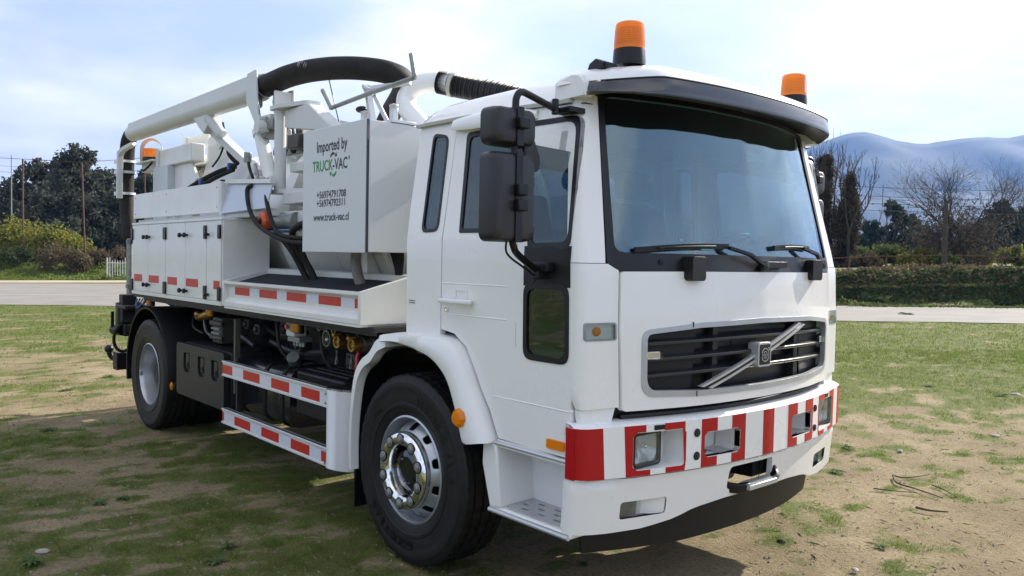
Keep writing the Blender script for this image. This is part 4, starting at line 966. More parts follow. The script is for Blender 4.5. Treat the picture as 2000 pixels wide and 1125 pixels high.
# ---- interior
ic = MB().box((1.0, 1.30), (-1.02, 1.02), (1.45, 1.735)).box((.82, 1.02), (-1.0, 1.0), (1.4, 1.64)).build('dashboard', 'interior', T, .04, seg=3)
MB().box((.96, 1.2), (.30, .82), (1.70, 1.80)).build('instrument_hood', 'interior', ic, .03, seg=3)
for yy in (-.55, .55):
    st = MB().prism(roundpoly([(.18, 1.5), (.66, 1.53), (.68, 1.65), (.26, 1.62)], .05), 'y', yy-.24, yy+.24).build('seat', 'seat', T, .05, seg=3)
    MB().prism(roundpoly([(.16, 1.56), (.34, 1.58), (.20, 2.10), (.08, 2.08)], .05), 'y', yy-.23, yy+.23).build('backrest', 'seat', st, .05, seg=3)
    MB().prism(roundpoly([(.10, 2.12), (.20, 2.13), (.17, 2.31), (.08, 2.30)], .03), 'y', yy-.14, yy+.14).build('headrest', 'seat', st, .03, seg=3)
mb = MB(); cwx = Vector((.80, .55, 1.78)); ax = Vector((-.45, 0, .9)).normalized(); u_ = Vector((0, 1, 0)); v_ = ax.cross(u_)
pts = [cwx+(u_*math.cos(6.2832*k/32)+v_*math.sin(6.2832*k/32))*.225 for k in range(33)]
mb.tube(pts, .016, 8, cap=False); mb.cyl(cwx-v_*.21, cwx+v_*.21, .018, 8); mb.cyl(cwx-u_*.21, cwx+u_*.21, .018, 8); mb.cyl(cwx-ax*.35+Vector((.1, 0, 0)), cwx, .035, 10)
mb.build('steering_wheel', 'black', T, smooth=60)
MB().box((.0, 1.15), (-1.0, 1.0), (2.425, 2.43)).build('headliner', 'seat', T)
MB().box((.93, .97), (-.06, .16), (2.28, 2.34)).build('sun_blind', 'interior', T)
# ---- bumper
bf = bump_at(1.535)
ZL, ZH = .748, .978
holes = []
for s in (-1, 1):
    holes += [rr(s*.755-.145, .775, s*.755+.145, .943, .025), rr(s*.365-.128, .795, s*.365+.128, .912, .02)]
upper = MB().sheet([(-1.164, ZL+.004), (-.8, ZL), (.8, ZL), (1.164, ZL+.004), (1.166, ZH), (-1.166, ZH)], holes, bf, frange(-1.166, 1.166, 120), [.78, .82, .86, .9, .94], .035).build('bumper', 'white', T, .0, smooth=40)
# top of the bumper
mb = MB()
n = 60
for i in range(n+1):
    y = -1.164+2.328*i/n; x = 1.535-DB(abs(y)); k = 1-max(0, (abs(y)-1.0)/.164)*.75
    mb.v += [(x, y, ZH), (x-.022, y, ZH+.012), (x-.035-.085*k, y*.997, ZH+.018), (x-.04-.085*k, y*.997, ZH-.04)]
mb.f = [(i*4+k, i*4+k+1, (i+1)*4+k+1, (i+1)*4+k) for i in range(n) for k in range(3)]
mb.build('bumper_top', 'white', upper, smooth=50, recalc=False)
for yy in (-.3, .3): MB().lathe([(.0, .0), (.03, .0), (.03, .004), (.018, .004), (.018, .001), (0, .001)], (1.44-.03, yy, ZH+.017), 'z', 20).build('bumper_eyelet', 'black', upper)
# stripes
def stripe(y0, y1, z0=ZL, z1=ZH, cut=None):
    holes = [cut] if cut else []
    return MB().sheet([(y0, z0+.001), (y1, z0+.001), (y1, z1-.001), (y0, z1-.001)], holes, off(bf, .0016), frange(-1.166, 1.166, 120), [.82, .9], .0014)
def brk(poly): return MB().sheet(poly, [], off(bf, .0016), frange(-1.166, 1.166, 120), [.82, .9], .0014)
stripe(-.05, .05).build('red_stripe', 'red', upper)
for s in (-1, 1):
    def q(pts): return brk([(s*a, b) for a, b in (pts if s > 0 else list(reversed(pts)))])
    e = .001
    q([(.20, ZL+e), (.255, ZL+e), (.305, ZL+e), (.305, .793), (.259, .793), (.239, .81), (.239, .90), (.259, .914), (.305, .914), (.305, ZH-e), (.20, ZH-e)]).build('red_stripe', 'red', upper)
    q([(.41, ZL+e), (.515, ZL+e), (.515, ZH-e), (.41, ZH-e), (.41, .914), (.475, .914), (.495, .895), (.495, .812), (.475, .793), (.41, .793)]).build('red_stripe', 'red', upper)
    q([(.617, ZL+e), (.725, ZL+e), (.725, .773), (.63, .773), (.610, .79), (.610, .925), (.63, .945), (.735, .945), (.735, ZH-e), (.617, ZH-e)]).build('red_stripe', 'red', upper)
    q([(.81, ZL+e), (.935, ZL+e), (.948, ZH-e), (.836, ZH-e), (.836, .945), (.88, .945), (.902, .925), (.902, .79), (.88, .773), (.81, .773)]).build('red_stripe', 'red', upper)
    q([(1.043, ZL+e), (1.163, ZL+.005), (1.165, ZH-e), (1.055, ZH-e)]).build('red_stripe', 'red', upper)
    MB().box((1.245, 1.296), (s*1.150, s*1.1685), (ZL+.002, ZH-.001)).build('red_stripe', 'red', upper)
    for z in (.916, .807): MB().lathe([(0, 0), (.021, 0), (.019, .006), (0, .008)], (1.535-DB(.543)-.001, s*.543, z), 'x', 18).build('bumper_bolt', 'plastic', upper)
    MB().sheet(rr(s*.765-.028, .950, s*.765+.028, .972, .004), [], off(bf, .004), [], [], .006).build('bumper_sensor', 'plastic', upper)
    # headlamp recess
    yc = s*.755
    rc = MB(); hole = rr(yc-.145, .775, yc+.145, .943, .025); n = len(hole)
    fr_ = [bf(a, b, -.004) for a, b in hole]; bk_ = [(1.345-.02*(1 if abs(a) > .755 else 0), .755*s+(a-yc)*.98, .859+(b-.859)*.96) for a, b in hole]
    rc.v = fr_+bk_; rc.f = [(i, (i+1) % n, n+(i+1) % n, n+i) for i in range(n)]+[tuple(range(n, 2*n))]
    rc.build('headlamp_recess', 'white', upper, smooth=30)
    hl = MB().sheet(rr(s*.80-.100, .779, s*.80+.100, .939, .02), [rr(s*.80-.084, .796, s*.80+.084, .925, .012)], lambda y, z, o=0.: (1.402+o, y, z), [], [], .06).build('headlamp', 'black', upper, .003)
    hz_ = MB(); hz_.add([(1.36, s*.80-.082, .796), (1.36, s*.80+.082, .796), (1.36, s*.80+.082, .926), (1.36, s*.80-.082, .926)], [(0, 1, 2, 3)])
    rp = MB(); nn_ = 12
    for i in range(nn_+1):
        for j in range(nn_+1):
            a = -1+2*i/nn_; b = -1+2*j/nn_; u = a*.083; w_ = b*.066
            dd = .012+.05*max(0, 1-((a+.28)**2*2.1+b*b*.95)) if a < .42 else .012+.035*max(0, 1-((a-.72)**2*14+b*b*.95))
            rp.v.append((1.400-dd, s*(.80+u), .8605+w_))
    rp.f = [(i*(nn_+1)+j, (i+1)*(nn_+1)+j, (i+1)*(nn_+1)+j+1, i*(nn_+1)+j+1) for i in range(nn_) for j in range(nn_)]
    rp.build('headlamp_reflector', 'lamp_silver', upper, smooth=25, recalc=False)
    MB().ball((1.362, s*.777, .862), .013, 10, (1.6, 1, 1)).build('headlamp_bulb', 'chrome', upper)
    MB().ball((1.375, s*.86, .862), .010, 10).build('headlamp_bulb', 'amber', upper)
    MB().prism(rr(s*.80-.088, .790, s*.80+.088, .930, .015), 'x', 1.404, 1.408).build('headlamp_lens', 'clear_lens', upper)
    fm = MB(); fm.prism(rr(s*.80-.098, .780, s*.80+.098, .938, .02), 'x', 1.392, 1.394)
    # square tow openings: inner box
    yc = s*.365; hole = rr(yc-.128, .795, yc+.128, .912, .02); n = len(hole); rc = MB()
    rc.v = [bf(a, b, -.004) for a, b in hole]+[(1.38, a, b) for a, b in hole]; rc.f = [(i, (i+1) % n, n+(i+1) % n, n+i) for i in range(n)]
    rc.build('tow_recess', 'white', upper, smooth=30)
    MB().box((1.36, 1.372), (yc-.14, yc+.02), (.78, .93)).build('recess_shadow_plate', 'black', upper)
    MB().box((1.36, 1.374), (yc+.02, yc+.14), (.78, .93)).build('recess_back_plate', 'white', upper)
    MB().cyl((1.41, yc-.06, .80), (1.41, yc-.06, .91), .022, 12).lathe([(0, 0), (.04, 0), (.04, .01), (0, .01)], (1.41, yc-.06, .797), 'z', 14).build('tow_pin', 'black', upper)
    MB().box((1.40, 1.49), (yc+.0, yc+.11), (.7955, .800)).build('recess_step_plate', 'alu', upper)
# ---- apron
af = lambda y, z, o=0.: (1.505-DB(abs(y))*(1+.0)+o-.10*max(0, (.70-z))**1.0-(.018 if z > .735 else 0), y, z)
bot = lin([(0, .565), (.30, .562), (.50, .545), (.62, .512), (.8, .490), (1.0, .488), (1.15, .50)])
ys = frange(-1.158, 1.158, 40)
tow = roundpoly([(-.285, .60), (-.10, .585), (.11, .600), (.10, .712), (-.27, .712)], [.03, 0, .03, .015, .03])
fogs = [rr(s*.80-.125, .545, s*.80+.125, .625, .015) for s in (-1, 1)]
ap = MB().sheet([(y, bot(abs(y))) for y in ys]+[(y, .742) for y in reversed(ys)], [tow]+fogs, af, frange(-1.158, 1.158, 60), [.53, .57, .6, .64, .68, .70, .735], .03).build('bumper_apron', 'white', T, smooth=50)
MB().tube([af(y, .744, .016) for y in frange(-1.1, 1.1, 40)], .006, 6).build('apron_edge', 'alu', ap)
for s in (-1, 1):
    hole = rr(s*.80-.125, .545, s*.80+.125, .625, .015); n = len(hole); rc = MB()
    fdep = lambda y: .006+.05*min(1, max(0, (abs(y)-.675)/.15))
    rc.v = [af(a, b, -.002) for a, b in hole]+[af(a, b, -.002-fdep(a)) for a, b in hole]
    rc.f = [(i, (i+1) % n, n+(i+1) % n, n+i) for i in range(n)]
    rc.sheet(hole, [], lambda y, z, o=0.: af(y, z, -.002-fdep(y)+o), frange(s*.80-.125, s*.80+.125, 12), [], .002); rc.build('fog_recess', 'white', ap, smooth=30)
    p0 = s*.865; fl = MB().sheet(rr(p0-.052, .550, p0+.052, .621, .012), [], off(af, -.030), [], [], .02).build('fog_lamp', 'steel_old', ap)
    MB().sheet(rr(p0-.054, .549, p0+.054, .622, .012), [], off(af, -.008), [p0], [], .004).build('fog_lens', 'clear_lens', ap)
MB().sheet([(-.036, .566), (-.033, .566), (.012, .742), (.009, .742)], [], off(af, .001), [], [.6, .65, .7], .002).build('apron_joint', 'black', ap)
# tow step: black bracket and tread
st = MB().tube(spline([(1.36, -.27, .64), (1.45, -.265, .612), (1.50, -.22, .600), (1.515, -.14, .598)], 4), .02, 8, sq=(.012, .024)).build('tow_step_bracket', 'black', T, .004)
MB().tube(spline([(1.36, .12, .70), (1.46, .135, .66), (1.52, .10, .612), (1.515, .05, .60)], 4), .02, 8, sq=(.012, .022)).build('tow_step_bracket', 'black', st, .004)
MB().box((1.475, 1.545), (-.17, .085), (.588, .614)).build('tow_step', 'alu', st, .004)
mb = MB()
for k in range(14): mb.box((1.48, 1.54), (-.16+k*.017, -.152+k*.017), (.6135, .619))
mb.build('step_tread', 'alu', st)
MB().prism(roundpoly([(1.30, .595), (1.43, .60), (1.43, .73), (1.30, .73)], .01), 'y', .03, .22).build('tow_block', 'black', st, .01)
MB().box((1.20, 1.30), (-.34, -.20), (.57, .72)).build('tow_block', 'chassis', st)
# black skirt
sk = lambda y, z, o=0.: (1.395-DB(abs(y))*1.0+o-.06*(.55-z), y, z)
MB().sheet([(-1.02, .375), (-.5, .352), (.5, .352), (.86, .36), (.93, .50), (.6, .56), (-.6, .56), (-1.05, .53)], [], sk, frange(-1.1, 1.1, 50), [.42, .48], .012).build('lower_skirt', 'plastic', ap, smooth=40)
# ---- entry step, both sides
for s in (-1, 1):
    Y = s*1.155
    mb = MB()
    mb.add([(.735, Y, .80), (1.20, Y*.83, .80), (1.20, Y*.83, .51), (.735, Y*.83, .51), (.735, Y*.83, .80)], [])
    mb = MB().box((.70, 1.30), (s*.90, s*.93), (.50, .82))              # back wall
    mb.prism([(.66, .822), (.755, .822), (.765, .78), (.80, .505), (.72, .49), (.655, .70)], 'y', s*.90, s*1.158)   # rear cheek
    mb.prism([(1.215, .74), (1.262, .755), (1.268, .70), (1.268, .475), (1.22, .475), (1.20, .52)], 'y', s*.90, s*1.152)
    mb.box((.72, 1.265), (s*.90, s*1.15), (.475, .505))
    sp = mb.build('entry_step', 'white', T, .012, smooth=40, seg=3)
    MB().tube([(.75, s*1.150, .818), (1.275, s*1.150, .820)], .012, 8).build('step_rail', 'alu', sp)
    MB().tube([(.715, s*1.152, .484), (1.26, s*1.152, .484)], .013, 8).build('step_edge', 'alu', sp)
    tp = rr(.80, s*1.03-.10, 1.17, s*1.03+.10, .035)
    slots = []
    for i, xx in enumerate((.84, .895, .95, 1.005, 1.06, 1.115)):
        for j in (-1, 0, 1): 
            if (i+j) % 2 == 0: slots.append(rr(xx-.018, s*1.03+j*.055-.008, xx+.030, s*1.03+j*.055+.008, .007, 3))
    MB().sheet(tp, slots, lambda a, b, o=0.: (a, b, .513+o), [], [], .006).build('step_tread_plate', 'alu', sp, smooth=30)
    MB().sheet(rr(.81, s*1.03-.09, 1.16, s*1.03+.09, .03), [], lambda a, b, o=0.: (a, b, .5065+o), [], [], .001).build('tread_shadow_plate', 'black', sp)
# ---- front mudguards
for s in (-1, 1):
    O = spline([(-.20, 1.272, 0), (-.05, 1.292, 0), (.2, 1.305, 0), (.36, 1.302, 0), (.465, 1.272, 0), (.54, 1.19, 0), (.60, 1.08, 0), (.67, .97, 0), (.735, .845, 0), (.745, .82, 0)], 4)
    I = spline([(-.19, 1.225, 0), (-.05, 1.235, 0), (.10, 1.225, 0), (.27, 1.195, 0), (.375, 1.145, 0), (.445, 1.08, 0), (.50, .98, 0), (.545, .87, 0), (.575, .80, 0), (.60, .79, 0)], 4)
    O = [(p.x, p.y) for p in O]; I = [(p.x, p.y) for p in I]; n = len(O); mb = MB()
    for k in range(n):
        (ax_, az), (bx_, bz) = O[k], I[k]; mx_, mz = (ax_+bx_)/2, (az+bz)/2
        mb.v += [(ax_, s*1.135, az), (ax_*.985+bx_*.015, s*1.195, az-.004), (ax_*.8+bx_*.2, s*1.222, az*.8+bz*.2), (ax_*.15+bx_*.85, s*1.232, az*.15+bz*.85), (bx_, s*1.222, bz), (bx_, s*1.18, bz), (bx_-.004, s*.80, bz-.002), (ax_*.5+bx_*.5, s*.80, az*.5+bz*.5), (ax_, s*.9, az)]
    m = 9
    mb.f = [(k*m+j, k*m+(j+1) % m, (k+1)*m+(j+1) % m, (k+1)*m+j) for k in range(n-1) for j in range(m)]+[tuple(range(m)), tuple((n-1)*m+j for j in range(m))]
    mg = mb.build('front_mudguard', 'white', T, smooth=55)
    # rear leg of the guard
    O2 = spline([(-.17, 1.268, 0), (-.27, 1.235, 0), (-.35, 1.155, 0), (-.44, 1.10, 0), (-.515, 1.0, 0), (-.555, .80, 0), (-.57, .60, 0), (-.562, .425, 0)], 4)
    I2 = spline([(-.16, 1.20, 0), (-.25, 1.165, 0), (-.32, 1.10, 0), (-.40, 1.055, 0), (-.465, .97, 0), (-.508, .79, 0), (-.525, .60, 0), (-.520, .425, 0)], 4)
    n = len(O2); mb = MB()
    for k in range(n):
        a, b = O2[k], I2[k]; mb.v += [(a.x, s*1.12, a.y), (a.x*.9+b.x*.1, s*1.20, a.y*.9+b.y*.1), (b.x, s*1.208, b.y), (b.x, s*1.17, b.y), (b.x, s*.84, b.y), (a.x, s*.84, a.y)]
    m = 6
    mb.f = [(k*m+j, k*m+(j+1) % m, (k+1)*m+(j+1) % m, (k+1)*m+j) for k in range(n-1) for j in range(m)]+[tuple(range(m)), tuple((n-1)*m+j for j in range(m))]
    mb.build('mudguard_rear_leg', 'white', mg, smooth=32)
    MB().box((-.60, -.585), (s*1.14, s*.82), (.17, .80)).build('mud_flap', 'black', mg, .004)
    ln = MB()
    for k in range(len(I)): ln.v += [(I[k][0]-.012, s*1.17, I[k][1]-.012), (I[k][0]-.012, s*.62, I[k][1]-.012)]
    ln.f = [(2*k, 2*k+1, 2*k+3, 2*k+2) for k in range(len(I)-1)]; k0 = len(ln.v)
    for k in range(n): ln.v += [(I2[k].x+.012, s*1.16, I2[k].y-.012), (I2[k].x+.012, s*.62, I2[k].y-.012)]
    ln.f += [(k0+2*k, k0+2*k+1, k0+2*k+3, k0+2*k+2) for k in range(n-1)]
    ln.build('wheel_arch_liner', 'black', mg, recalc=False)
    MB().lathe([(0, 0), (.048, 0), (.050, .012), (.036, .030), (.0, .034)], (.56, s*1.222, .915), 'y', 8, s).build('side_marker_lamp', 'amber', mg, smooth=20)
# ================================================================== the truck: wheels
def tyre_mb(yo, yi, s):
    """tyre between outer face yo and inner face yi (absolute |y|)"""
    w = yo-yi; c = (yo+yi)/2; R = .535; h = w/2
    prof = [(.29, h*.80), (.305, h*.86), (.335, h*.93), (.352, h*.955), (.356, h*.985), (.372, h*.99), (.376, h*.965), (.42, h*1.0), (.455, h*.995), (.459, h*1.005), (.488, h*.985), (.492, h*.965), (.508, h*.945), (.522, h*.90), (.531, h*.84),
            (.533, h*.60), (.521, h*.59), (.521, h*.54), (.534, h*.53), (.535, h*.24), (.522, h*.23), (.522, h*.17), (.535, h*.16)]
    full = prof+[(r, -q) for r, q in reversed(prof)]
    n = len(full)
    def modf(j, k, r):
        jj = min(j, n-1-j)
        if 12 <= jj <= 15 and k % 3 == 0: return r-.006
        if 18 <= jj <= 22 and (k+2) % 4 == 0: return r-.007
        return r
    return full, c, modf
def wheel(x, s, front_w):
    zc = .525
    root = empty('front_wheel' if front_w else 'rear_wheel', (0, 0, 0), T)
    sets = [(1.163, .850)] if front_w else [(1.163, .850), (.80, .487)]
    for yo, yi in sets:
        full, c, modf = tyre_mb(yo, yi, s)
        MB().lathe(full, (x, s*c, zc), 'y', 144, s, True, modf).build('tyre', 'rubber', root, smooth=28)
    if front_w:
        # lettering on the sidewall
        mb = MB()
        for body, a0, r0, sz in (('315/80 R 22.5', 40, .395, .052), ('GOODYEAR', 248, .392, .070), ('154/150M', 150, .397, .04)):
            step = RAD(sz*.80/r0*57.3)
            for k, ch in enumerate(body):
                if ch == ' ': continue
                a = RAD(a0)-(k-(len(body)-1)/2)*step
                def fn(u, v, a=a, r0=r0):
                    rr_ = r0+v; aa = a-u/r0
                    return (x-s*rr_*math.cos(aa), s*(1.1615+.0035*math.exp(-((rr_-.44)/.05)**2)+.003), zc+rr_*math.sin(aa))
                mb.text(ch, sz, fn, 1.0)
        tag(mb.build('sidewall_lettering', 'rubber_mark', root, smooth=0, recalc=False), kind='stuff')
    yf = 1.130
    if front_w:
        rim = MB().lathe([(.300, 0), (.302, .010), (.292, .014), (.286, .004), (.282, -.020), (.276, -.06), (.272, -.09), (.288, -.10), (.30, -.02)], (x, s*yf, zc), 'y', 64, s, True).build('rim', 'rim_silver', root, smooth=50)
        # disc with hand holes in polar chart
        outer = [(a, .274) for a in frange(0, 2*math.pi, 60)][:-1]
        dp = lin([(.12, .040), (.20, .036), (.235, -.005), (.275, -.065)])
        n = 60; mb = MB()
        prof = [.276, .269, .263, .244, .225, .217, .205, .19, .15]
        def hole(k, r): 
            a = (k % 6)
            return a in (2, 3) and .232 < r < .262
        for k in range(n):
            for r in prof: mb.v.append((x+r*math.cos(2*math.pi*k/n), s*(yf+dp(r)), zc+r*math.sin(2*math.pi*k/n)))
        m = len(prof)
        for k in range(n):
            for j in range(m-1):
                if k % 6 in (2, 3) and 2 <= j <= 3: continue
                mb.f.append((k*m+j, ((k+1) % n)*m+j, ((k+1) % n)*m+j+1, k*m+j+1))
        o = mb.build('wheel_disc', 'rim_silver', root, smooth=50); so_ = o.modifiers.new('t', 'SOLIDIFY'); so_.thickness = .010; sb_ = o.modifiers.new('s', 'SUBSURF'); sb_.levels = 2; sb_.render_levels = 2
        MB().lathe([(0, -.10), (.285, -.10), (.285, -.11), (0, -.11)], (x, s*yf, zc), 'y', 40, s).build('brake_drum', 'chassis', root)
        # chrome trim ring with nut caps
        MB().lathe([(.215, .010), (.217, .040), (.214, .055), (.206, .066), (.193, .073), (.178, .0755), (.163, .073), (.151, .066), (.143, .053), (.138, -.02)], (x, s*yf, zc), 'y', 64, s).build('hub_trim_ring', 'chrome', root, smooth=40)
        for k in range(10):
            a = 2*math.pi*(k+.5)/10; c = (x+.178*math.cos(a), s*(yf+.074), zc+.178*math.sin(a))
            MB().lathe([(.034, 0), (.034, .0015), (0, .0015)], c, 'y', 18, s).build('nut_shade_disc', 'black', root)  # flat black disc painting the shade of a hole around the nut
            MB().lathe([(.027, -.004), (.027, .002), (.022, .004), (.019, .002), (.019, .009), (.015, .013), (0, .014)], c, 'y', 16, s).build('wheel_nut', 'steel_old', root, smooth=40)
        MB().lathe([(.139, -.02), (.128, -.025), (.12, .0), (.112, .02), (.075, .03), (.07, .022), (0, .02)], (x, s*yf, zc), 'y', 40, s).build('hub', 'black_gloss', root, smooth=40)
    else:
        MB().lathe([(.300, 0), (.302, .010), (.292, .014), (.286, .004), (.280, -.03), (.268, -.10), (.262, -.13), (.262, -.20), (.275, -.205), (.30, -.02)], (x, s*yf, zc), 'y', 64, s, True).build('rim', 'rim_silver', root, smooth=50)
        MB().lathe([(.264, -.19), (.23, -.20), (.20, -.215), (.0, -.215)], (x, s*yf, zc), 'y', 48, s).build('wheel_disc', 'rim_silver', root, smooth=40)
        MB().lathe([(.13, -.215), (.125, -.09), (.11, -.07), (0, -.065)], (x, s*yf, zc), 'y', 32, s).build('hub', 'chassis', root, smooth=40)
        for k in range(10):
            a = 2*math.pi*k/10; c = (x+.168*math.cos(a), s*(yf-.215), zc+.168*math.sin(a)); MB().lathe([(.018, 0), (.018, .03), (0, .036)], c, 'y', 6, s).build('wheel_nut', 'steel_old', root, smooth=20)
        MB().box((x-.296, x-.262), (s*(yf+.012), s*(yf-.01)), (zc-.045, zc-.005)).build('balance_weight', 'steel_old', root, .003)
    return root
mat('rubber_mark', (.006, .006, .006), .3)
for s in (-1, 1): wheel(0, s, True); wheel(-4.472, s, False)
# ================================================================== chassis
XR = -4.472
for s in (-1, 1): MB().box((-5.55, 1.15), (s*.39, s*.46), (.80, 1.06)).build('chassis_rail', 'chassis', T, .006)
MB().box((-5.5, -5.42), (-.39, .39), (.85, 1.0)).box((-3.2, -3.1), (-.39, .39), (.85, 1.0)).box((-1.4, -1.3), (-.39, .39), (.85, 1.0)).build('chassis_crossmember', 'chassis', T)
MB().cyl((0, -.84, .5), (0, .84, .5), .07, 12).cyl((0, -.84, .525), (0, -1.02, .525), .20, 24).cyl((0, .84, .525), (0, 1.02, .525), .20, 24).build('front_axle', 'chassis', T)
MB().cyl((XR, -.9, .525), (XR, .9, .525), .11, 14).ball((XR, 0, .52), .26, 16, (1, .8, 1)).cyl((XR, 0, .55), (-1.2, 0, .80), .06, 12).build('rear_axle', 'chassis', T)
MB().box((-.25, 1.10), (-.42, .42), (.45, 1.15)).box((-1.1, -.25), (-.24, .24), (.5, 1.0)).build('engine', 'engine', T, .05)
mb = MB()
for s in (-1, 1): mb.tube(spline([(XR-.75, s*.45, .72), (XR, s*.45, .64), (XR+.75, s*.45, .72)], 6), .04, 6, sq=(.04, .05)); mb.tube(spline([(-.75, s*.42, .70), (0, s*.42, .60), (.75, s*.42, .68)], 6), .04, 6, sq=(.04, .04))
mb.build('leaf_spring', 'chassis', T)
# deck and its cross bearers
MB().box((-5.0, -.40), (-1.13, 1.13), (1.256, 1.284)).build('deck', 'chassis', T)
MB().box((-4.9, -.45), (-.52, -.40), (1.06, 1.255)).box((-4.9, -.45), (.40, .52), (1.06, 1.255)).build('subframe', 'chassis', T)
MB().box((-4.85, -.5), (-1.08, -1.05), (1.225, 1.255)).build('deck_edge_rail', 'chassis', T)
MB().box((-4.85, -.5), (1.05, 1.08), (1.225, 1.255)).build('deck_edge_rail', 'chassis', T)
MB().box((-2.42, -2.39), (-1.15, -1.11), (.62, 1.2)).build('guard_hanger', 'olive', T)
for s in (-1, 1): MB().box((-3.9, -.6), (s*.60, s*.57), (.80, 1.255)).build('sun_block_panel', 'black', T)  # added panels that block sunlight slipping through above the chassis rails
# ---- side lockers and hopper trays
LX = [-4.80, -4.318, -3.84, -3.34, -2.858, -2.556]
for s in (-1, 1):
    lk = MB().box((-4.80, -2.55), (s*.80, s*1.19), (1.305, 1.98)).build('side_locker', 'white_body', T, .004)
    MB().box((-4.81, -2.545), (s*.795, s*1.205), (1.972, 1.992)).build('locker_lid_rim', 'white_body', lk, .003)
    MB().box((-4.81, -2.545), (s*1.185, s*1.206), (1.296, 1.326)).build('locker_sill', 'white_body', lk, .003)
    for i in range(5):
        a, b = LX[i]+.006, LX[i+1]-.006
        MB().box((a, b), (s*1.19, s*1.203), (1.332, 1.966)).build('locker_door', 'white_body', lk, .004)
        if i < 4: MB().box((a+.02+(.0 if i % 2 else .04), min(b-.02, a+.06+.24)), (s*1.2032, s*1.2045), (1.424, 1.492)).build('reflective_tape', 'tape_red', lk)
    MB().box((-2.70, -2.575), (s*1.2032, s*1.2045), (1.424, 1.492)).build('reflective_tape', 'tape_red', lk)
    mb = MB()
    knobs = [(-4.37, 1.85), (-4.27, 1.85), (-3.40, 1.86), (-3.285, 1.86), (-2.80, 1.86), (-4.37, 1.40), (-4.27, 1.40), (-3.40, 1.385), (-3.285, 1.385), (-2.80, 1.375)]
    for x, z in knobs:
        MB().lathe([(.010, 0), (.010, .016), (.020, .019), (.021, .036), (.014, .041), (0, .043)], (x, s*1.203, z), 'y', 12, s).build('locker_knob', 'black', lk, smooth=40)
    for x, w in ((-3.84, .05), (-2.872, .032), (-2.578, .028), (-4.79, .03)):
        for z in (1.88, 1.39): MB().box((x-w/2-.012, x+w/2+.012), (s*1.20, s*1.217), (z-.055, z+.055)).build('locker_hinge', 'black', lk, .006)
    # hopper tray
    zi, zo = 1.575, 1.49
    hp_ = MB()
    hp_.prism([(s*1.198, 1.30), (s*1.198, 1.335), (s*1.162, 1.372), (s*1.162, 1.455), (s*1.200, 1.475), (s*1.200, 1.495), (s*1.165, 1.497), (s*1.15, 1.46), (s*1.15, 1.30)], 'x', -2.505, -.48)   # outer wall with lips
    hp_.prism([(s*1.20, 1.30), (s*1.20, 1.497), (s*.80, 1.60), (s*.80, 1.30)], 'x', -.48, -.448)
    hp_.prism([(s*1.20, 1.30), (s*1.20, 1.497), (s*.80, 1.60), (s*.80, 1.30)], 'x', -2.535, -2.505)
    hp_.prism([(s*.80, 1.30), (s*.80, 1.60), (s*.838, 1.592), (s*.838, 1.30)], 'x', -2.505, -.48)
    h_ = hp_.build('hopper_tray', 'white_body', T, .003)
    pt = [(-2.50, s*1.152, 1.472), (-.485, s*1.152, 1.472), (-.485, s*.835, 1.556), (-2.50, s*.835, 1.556)]
    MB().plate(pt if s > 0 else list(reversed(pt)), .004).build('grip_mat', 'grip', h_)
    MB().box((-2.5, -.47), (s*.82, s*1.197), (1.285, 1.299)).build('tray_floor', 'white_body', h_)
    for x0, x1 in ((-2.37, -2.10), (-1.93, -1.64), (-1.49, -1.20), (-1.03, -.74), (-.575, -.485)):
        MB().box((x0, x1), (s*1.1625, s*1.164), (1.395, 1.452)).build('reflective_tape', 'tape_red', h_)
    for x0, x1 in ((-2.10, -1.93), (-1.64, -1.49), (-1.20, -1.03), (-.74, -.575)):
        MB().box((x0, x1), (s*1.1625, s*1.1636), (1.395, 1.452)).build('reflective_tape', 'tape_white', h_)
    # ---- side guard
    rl = []
    for z0, z1 in ((.752, .872), (.380, .498)):
        r_ = MB().box((-2.515, -.832), (s*1.172, s*1.198), (z0, z1)).box((-2.515, -.832), (s*1.165, s*1.206), (z1-.014, z1)).box((-2.515, -.832), (s*1.165, s*1.206), (z0, z0+.014)).build('guard_rail', 'alu_white', T, .002) if 'alu_white' in MATS else MB().box((-2.515, -.832), (s*1.172, s*1.198), (z0, z1)).box((-2.515, -.832), (s*1.165, s*1.206), (z1-.014, z1)).box((-2.515, -.832), (s*1.165, s*1.206), (z0, z0+.014)).build('guard_rail', mat('alu_white', (.66, .67, .66), .4, metal=.15), T, .002)
        seq = [(-2.51, 'tape_red', .19), (0, 'tape_white', .20), (0, 'tape_red', .29), (0, 'tape_white', .19), (0, 'tape_red', .28), (0, 'tape_white', .175), (0, 'tape_red', .255), (0, 'tape_white', .10)] if z0 > .6 else [(-2.51, 'tape_red', .035), (0, 'tape_white', .20), (0, 'tape_red', .29), (0, 'tape_white', .19), (0, 'tape_red', .285), (0, 'tape_white', .18), (0, 'tape_red', .27), (0, 'tape_white', .155), (0, 'tape_red', .09)]
        x = -2.512
        for _, mm, ln in seq:
            MB().box((x, min(-.834, x+ln)), (s*1.198, s*1.1995), (z0+.022, z1-.030)).build('reflective_tape', mm, r_); x += ln
    prof = [(-.832, s*1.205)]+[(-.832+.20*math.sin(RAD(a))*1.0, s*(1.205-.11+.11*math.cos(RAD(a)))) for a in (0, 15, 30, 45, 60, 75, 90)]+[(-.64, s*1.05), (-.64, s*1.0)]
    prof_in = [(x-.012 if i > 3 else x, y-s*.012) for i, (x, y) in enumerate(prof)]
    MB().prism(prof+list(reversed(prof_in)), 'z', .372, .880).build('guard_end', 'grey_white', T, .003)
    MB().prism(prof+[(-.83, s*1.0)], 'z', .868, .884).build('guard_end_cap', 'black', T)
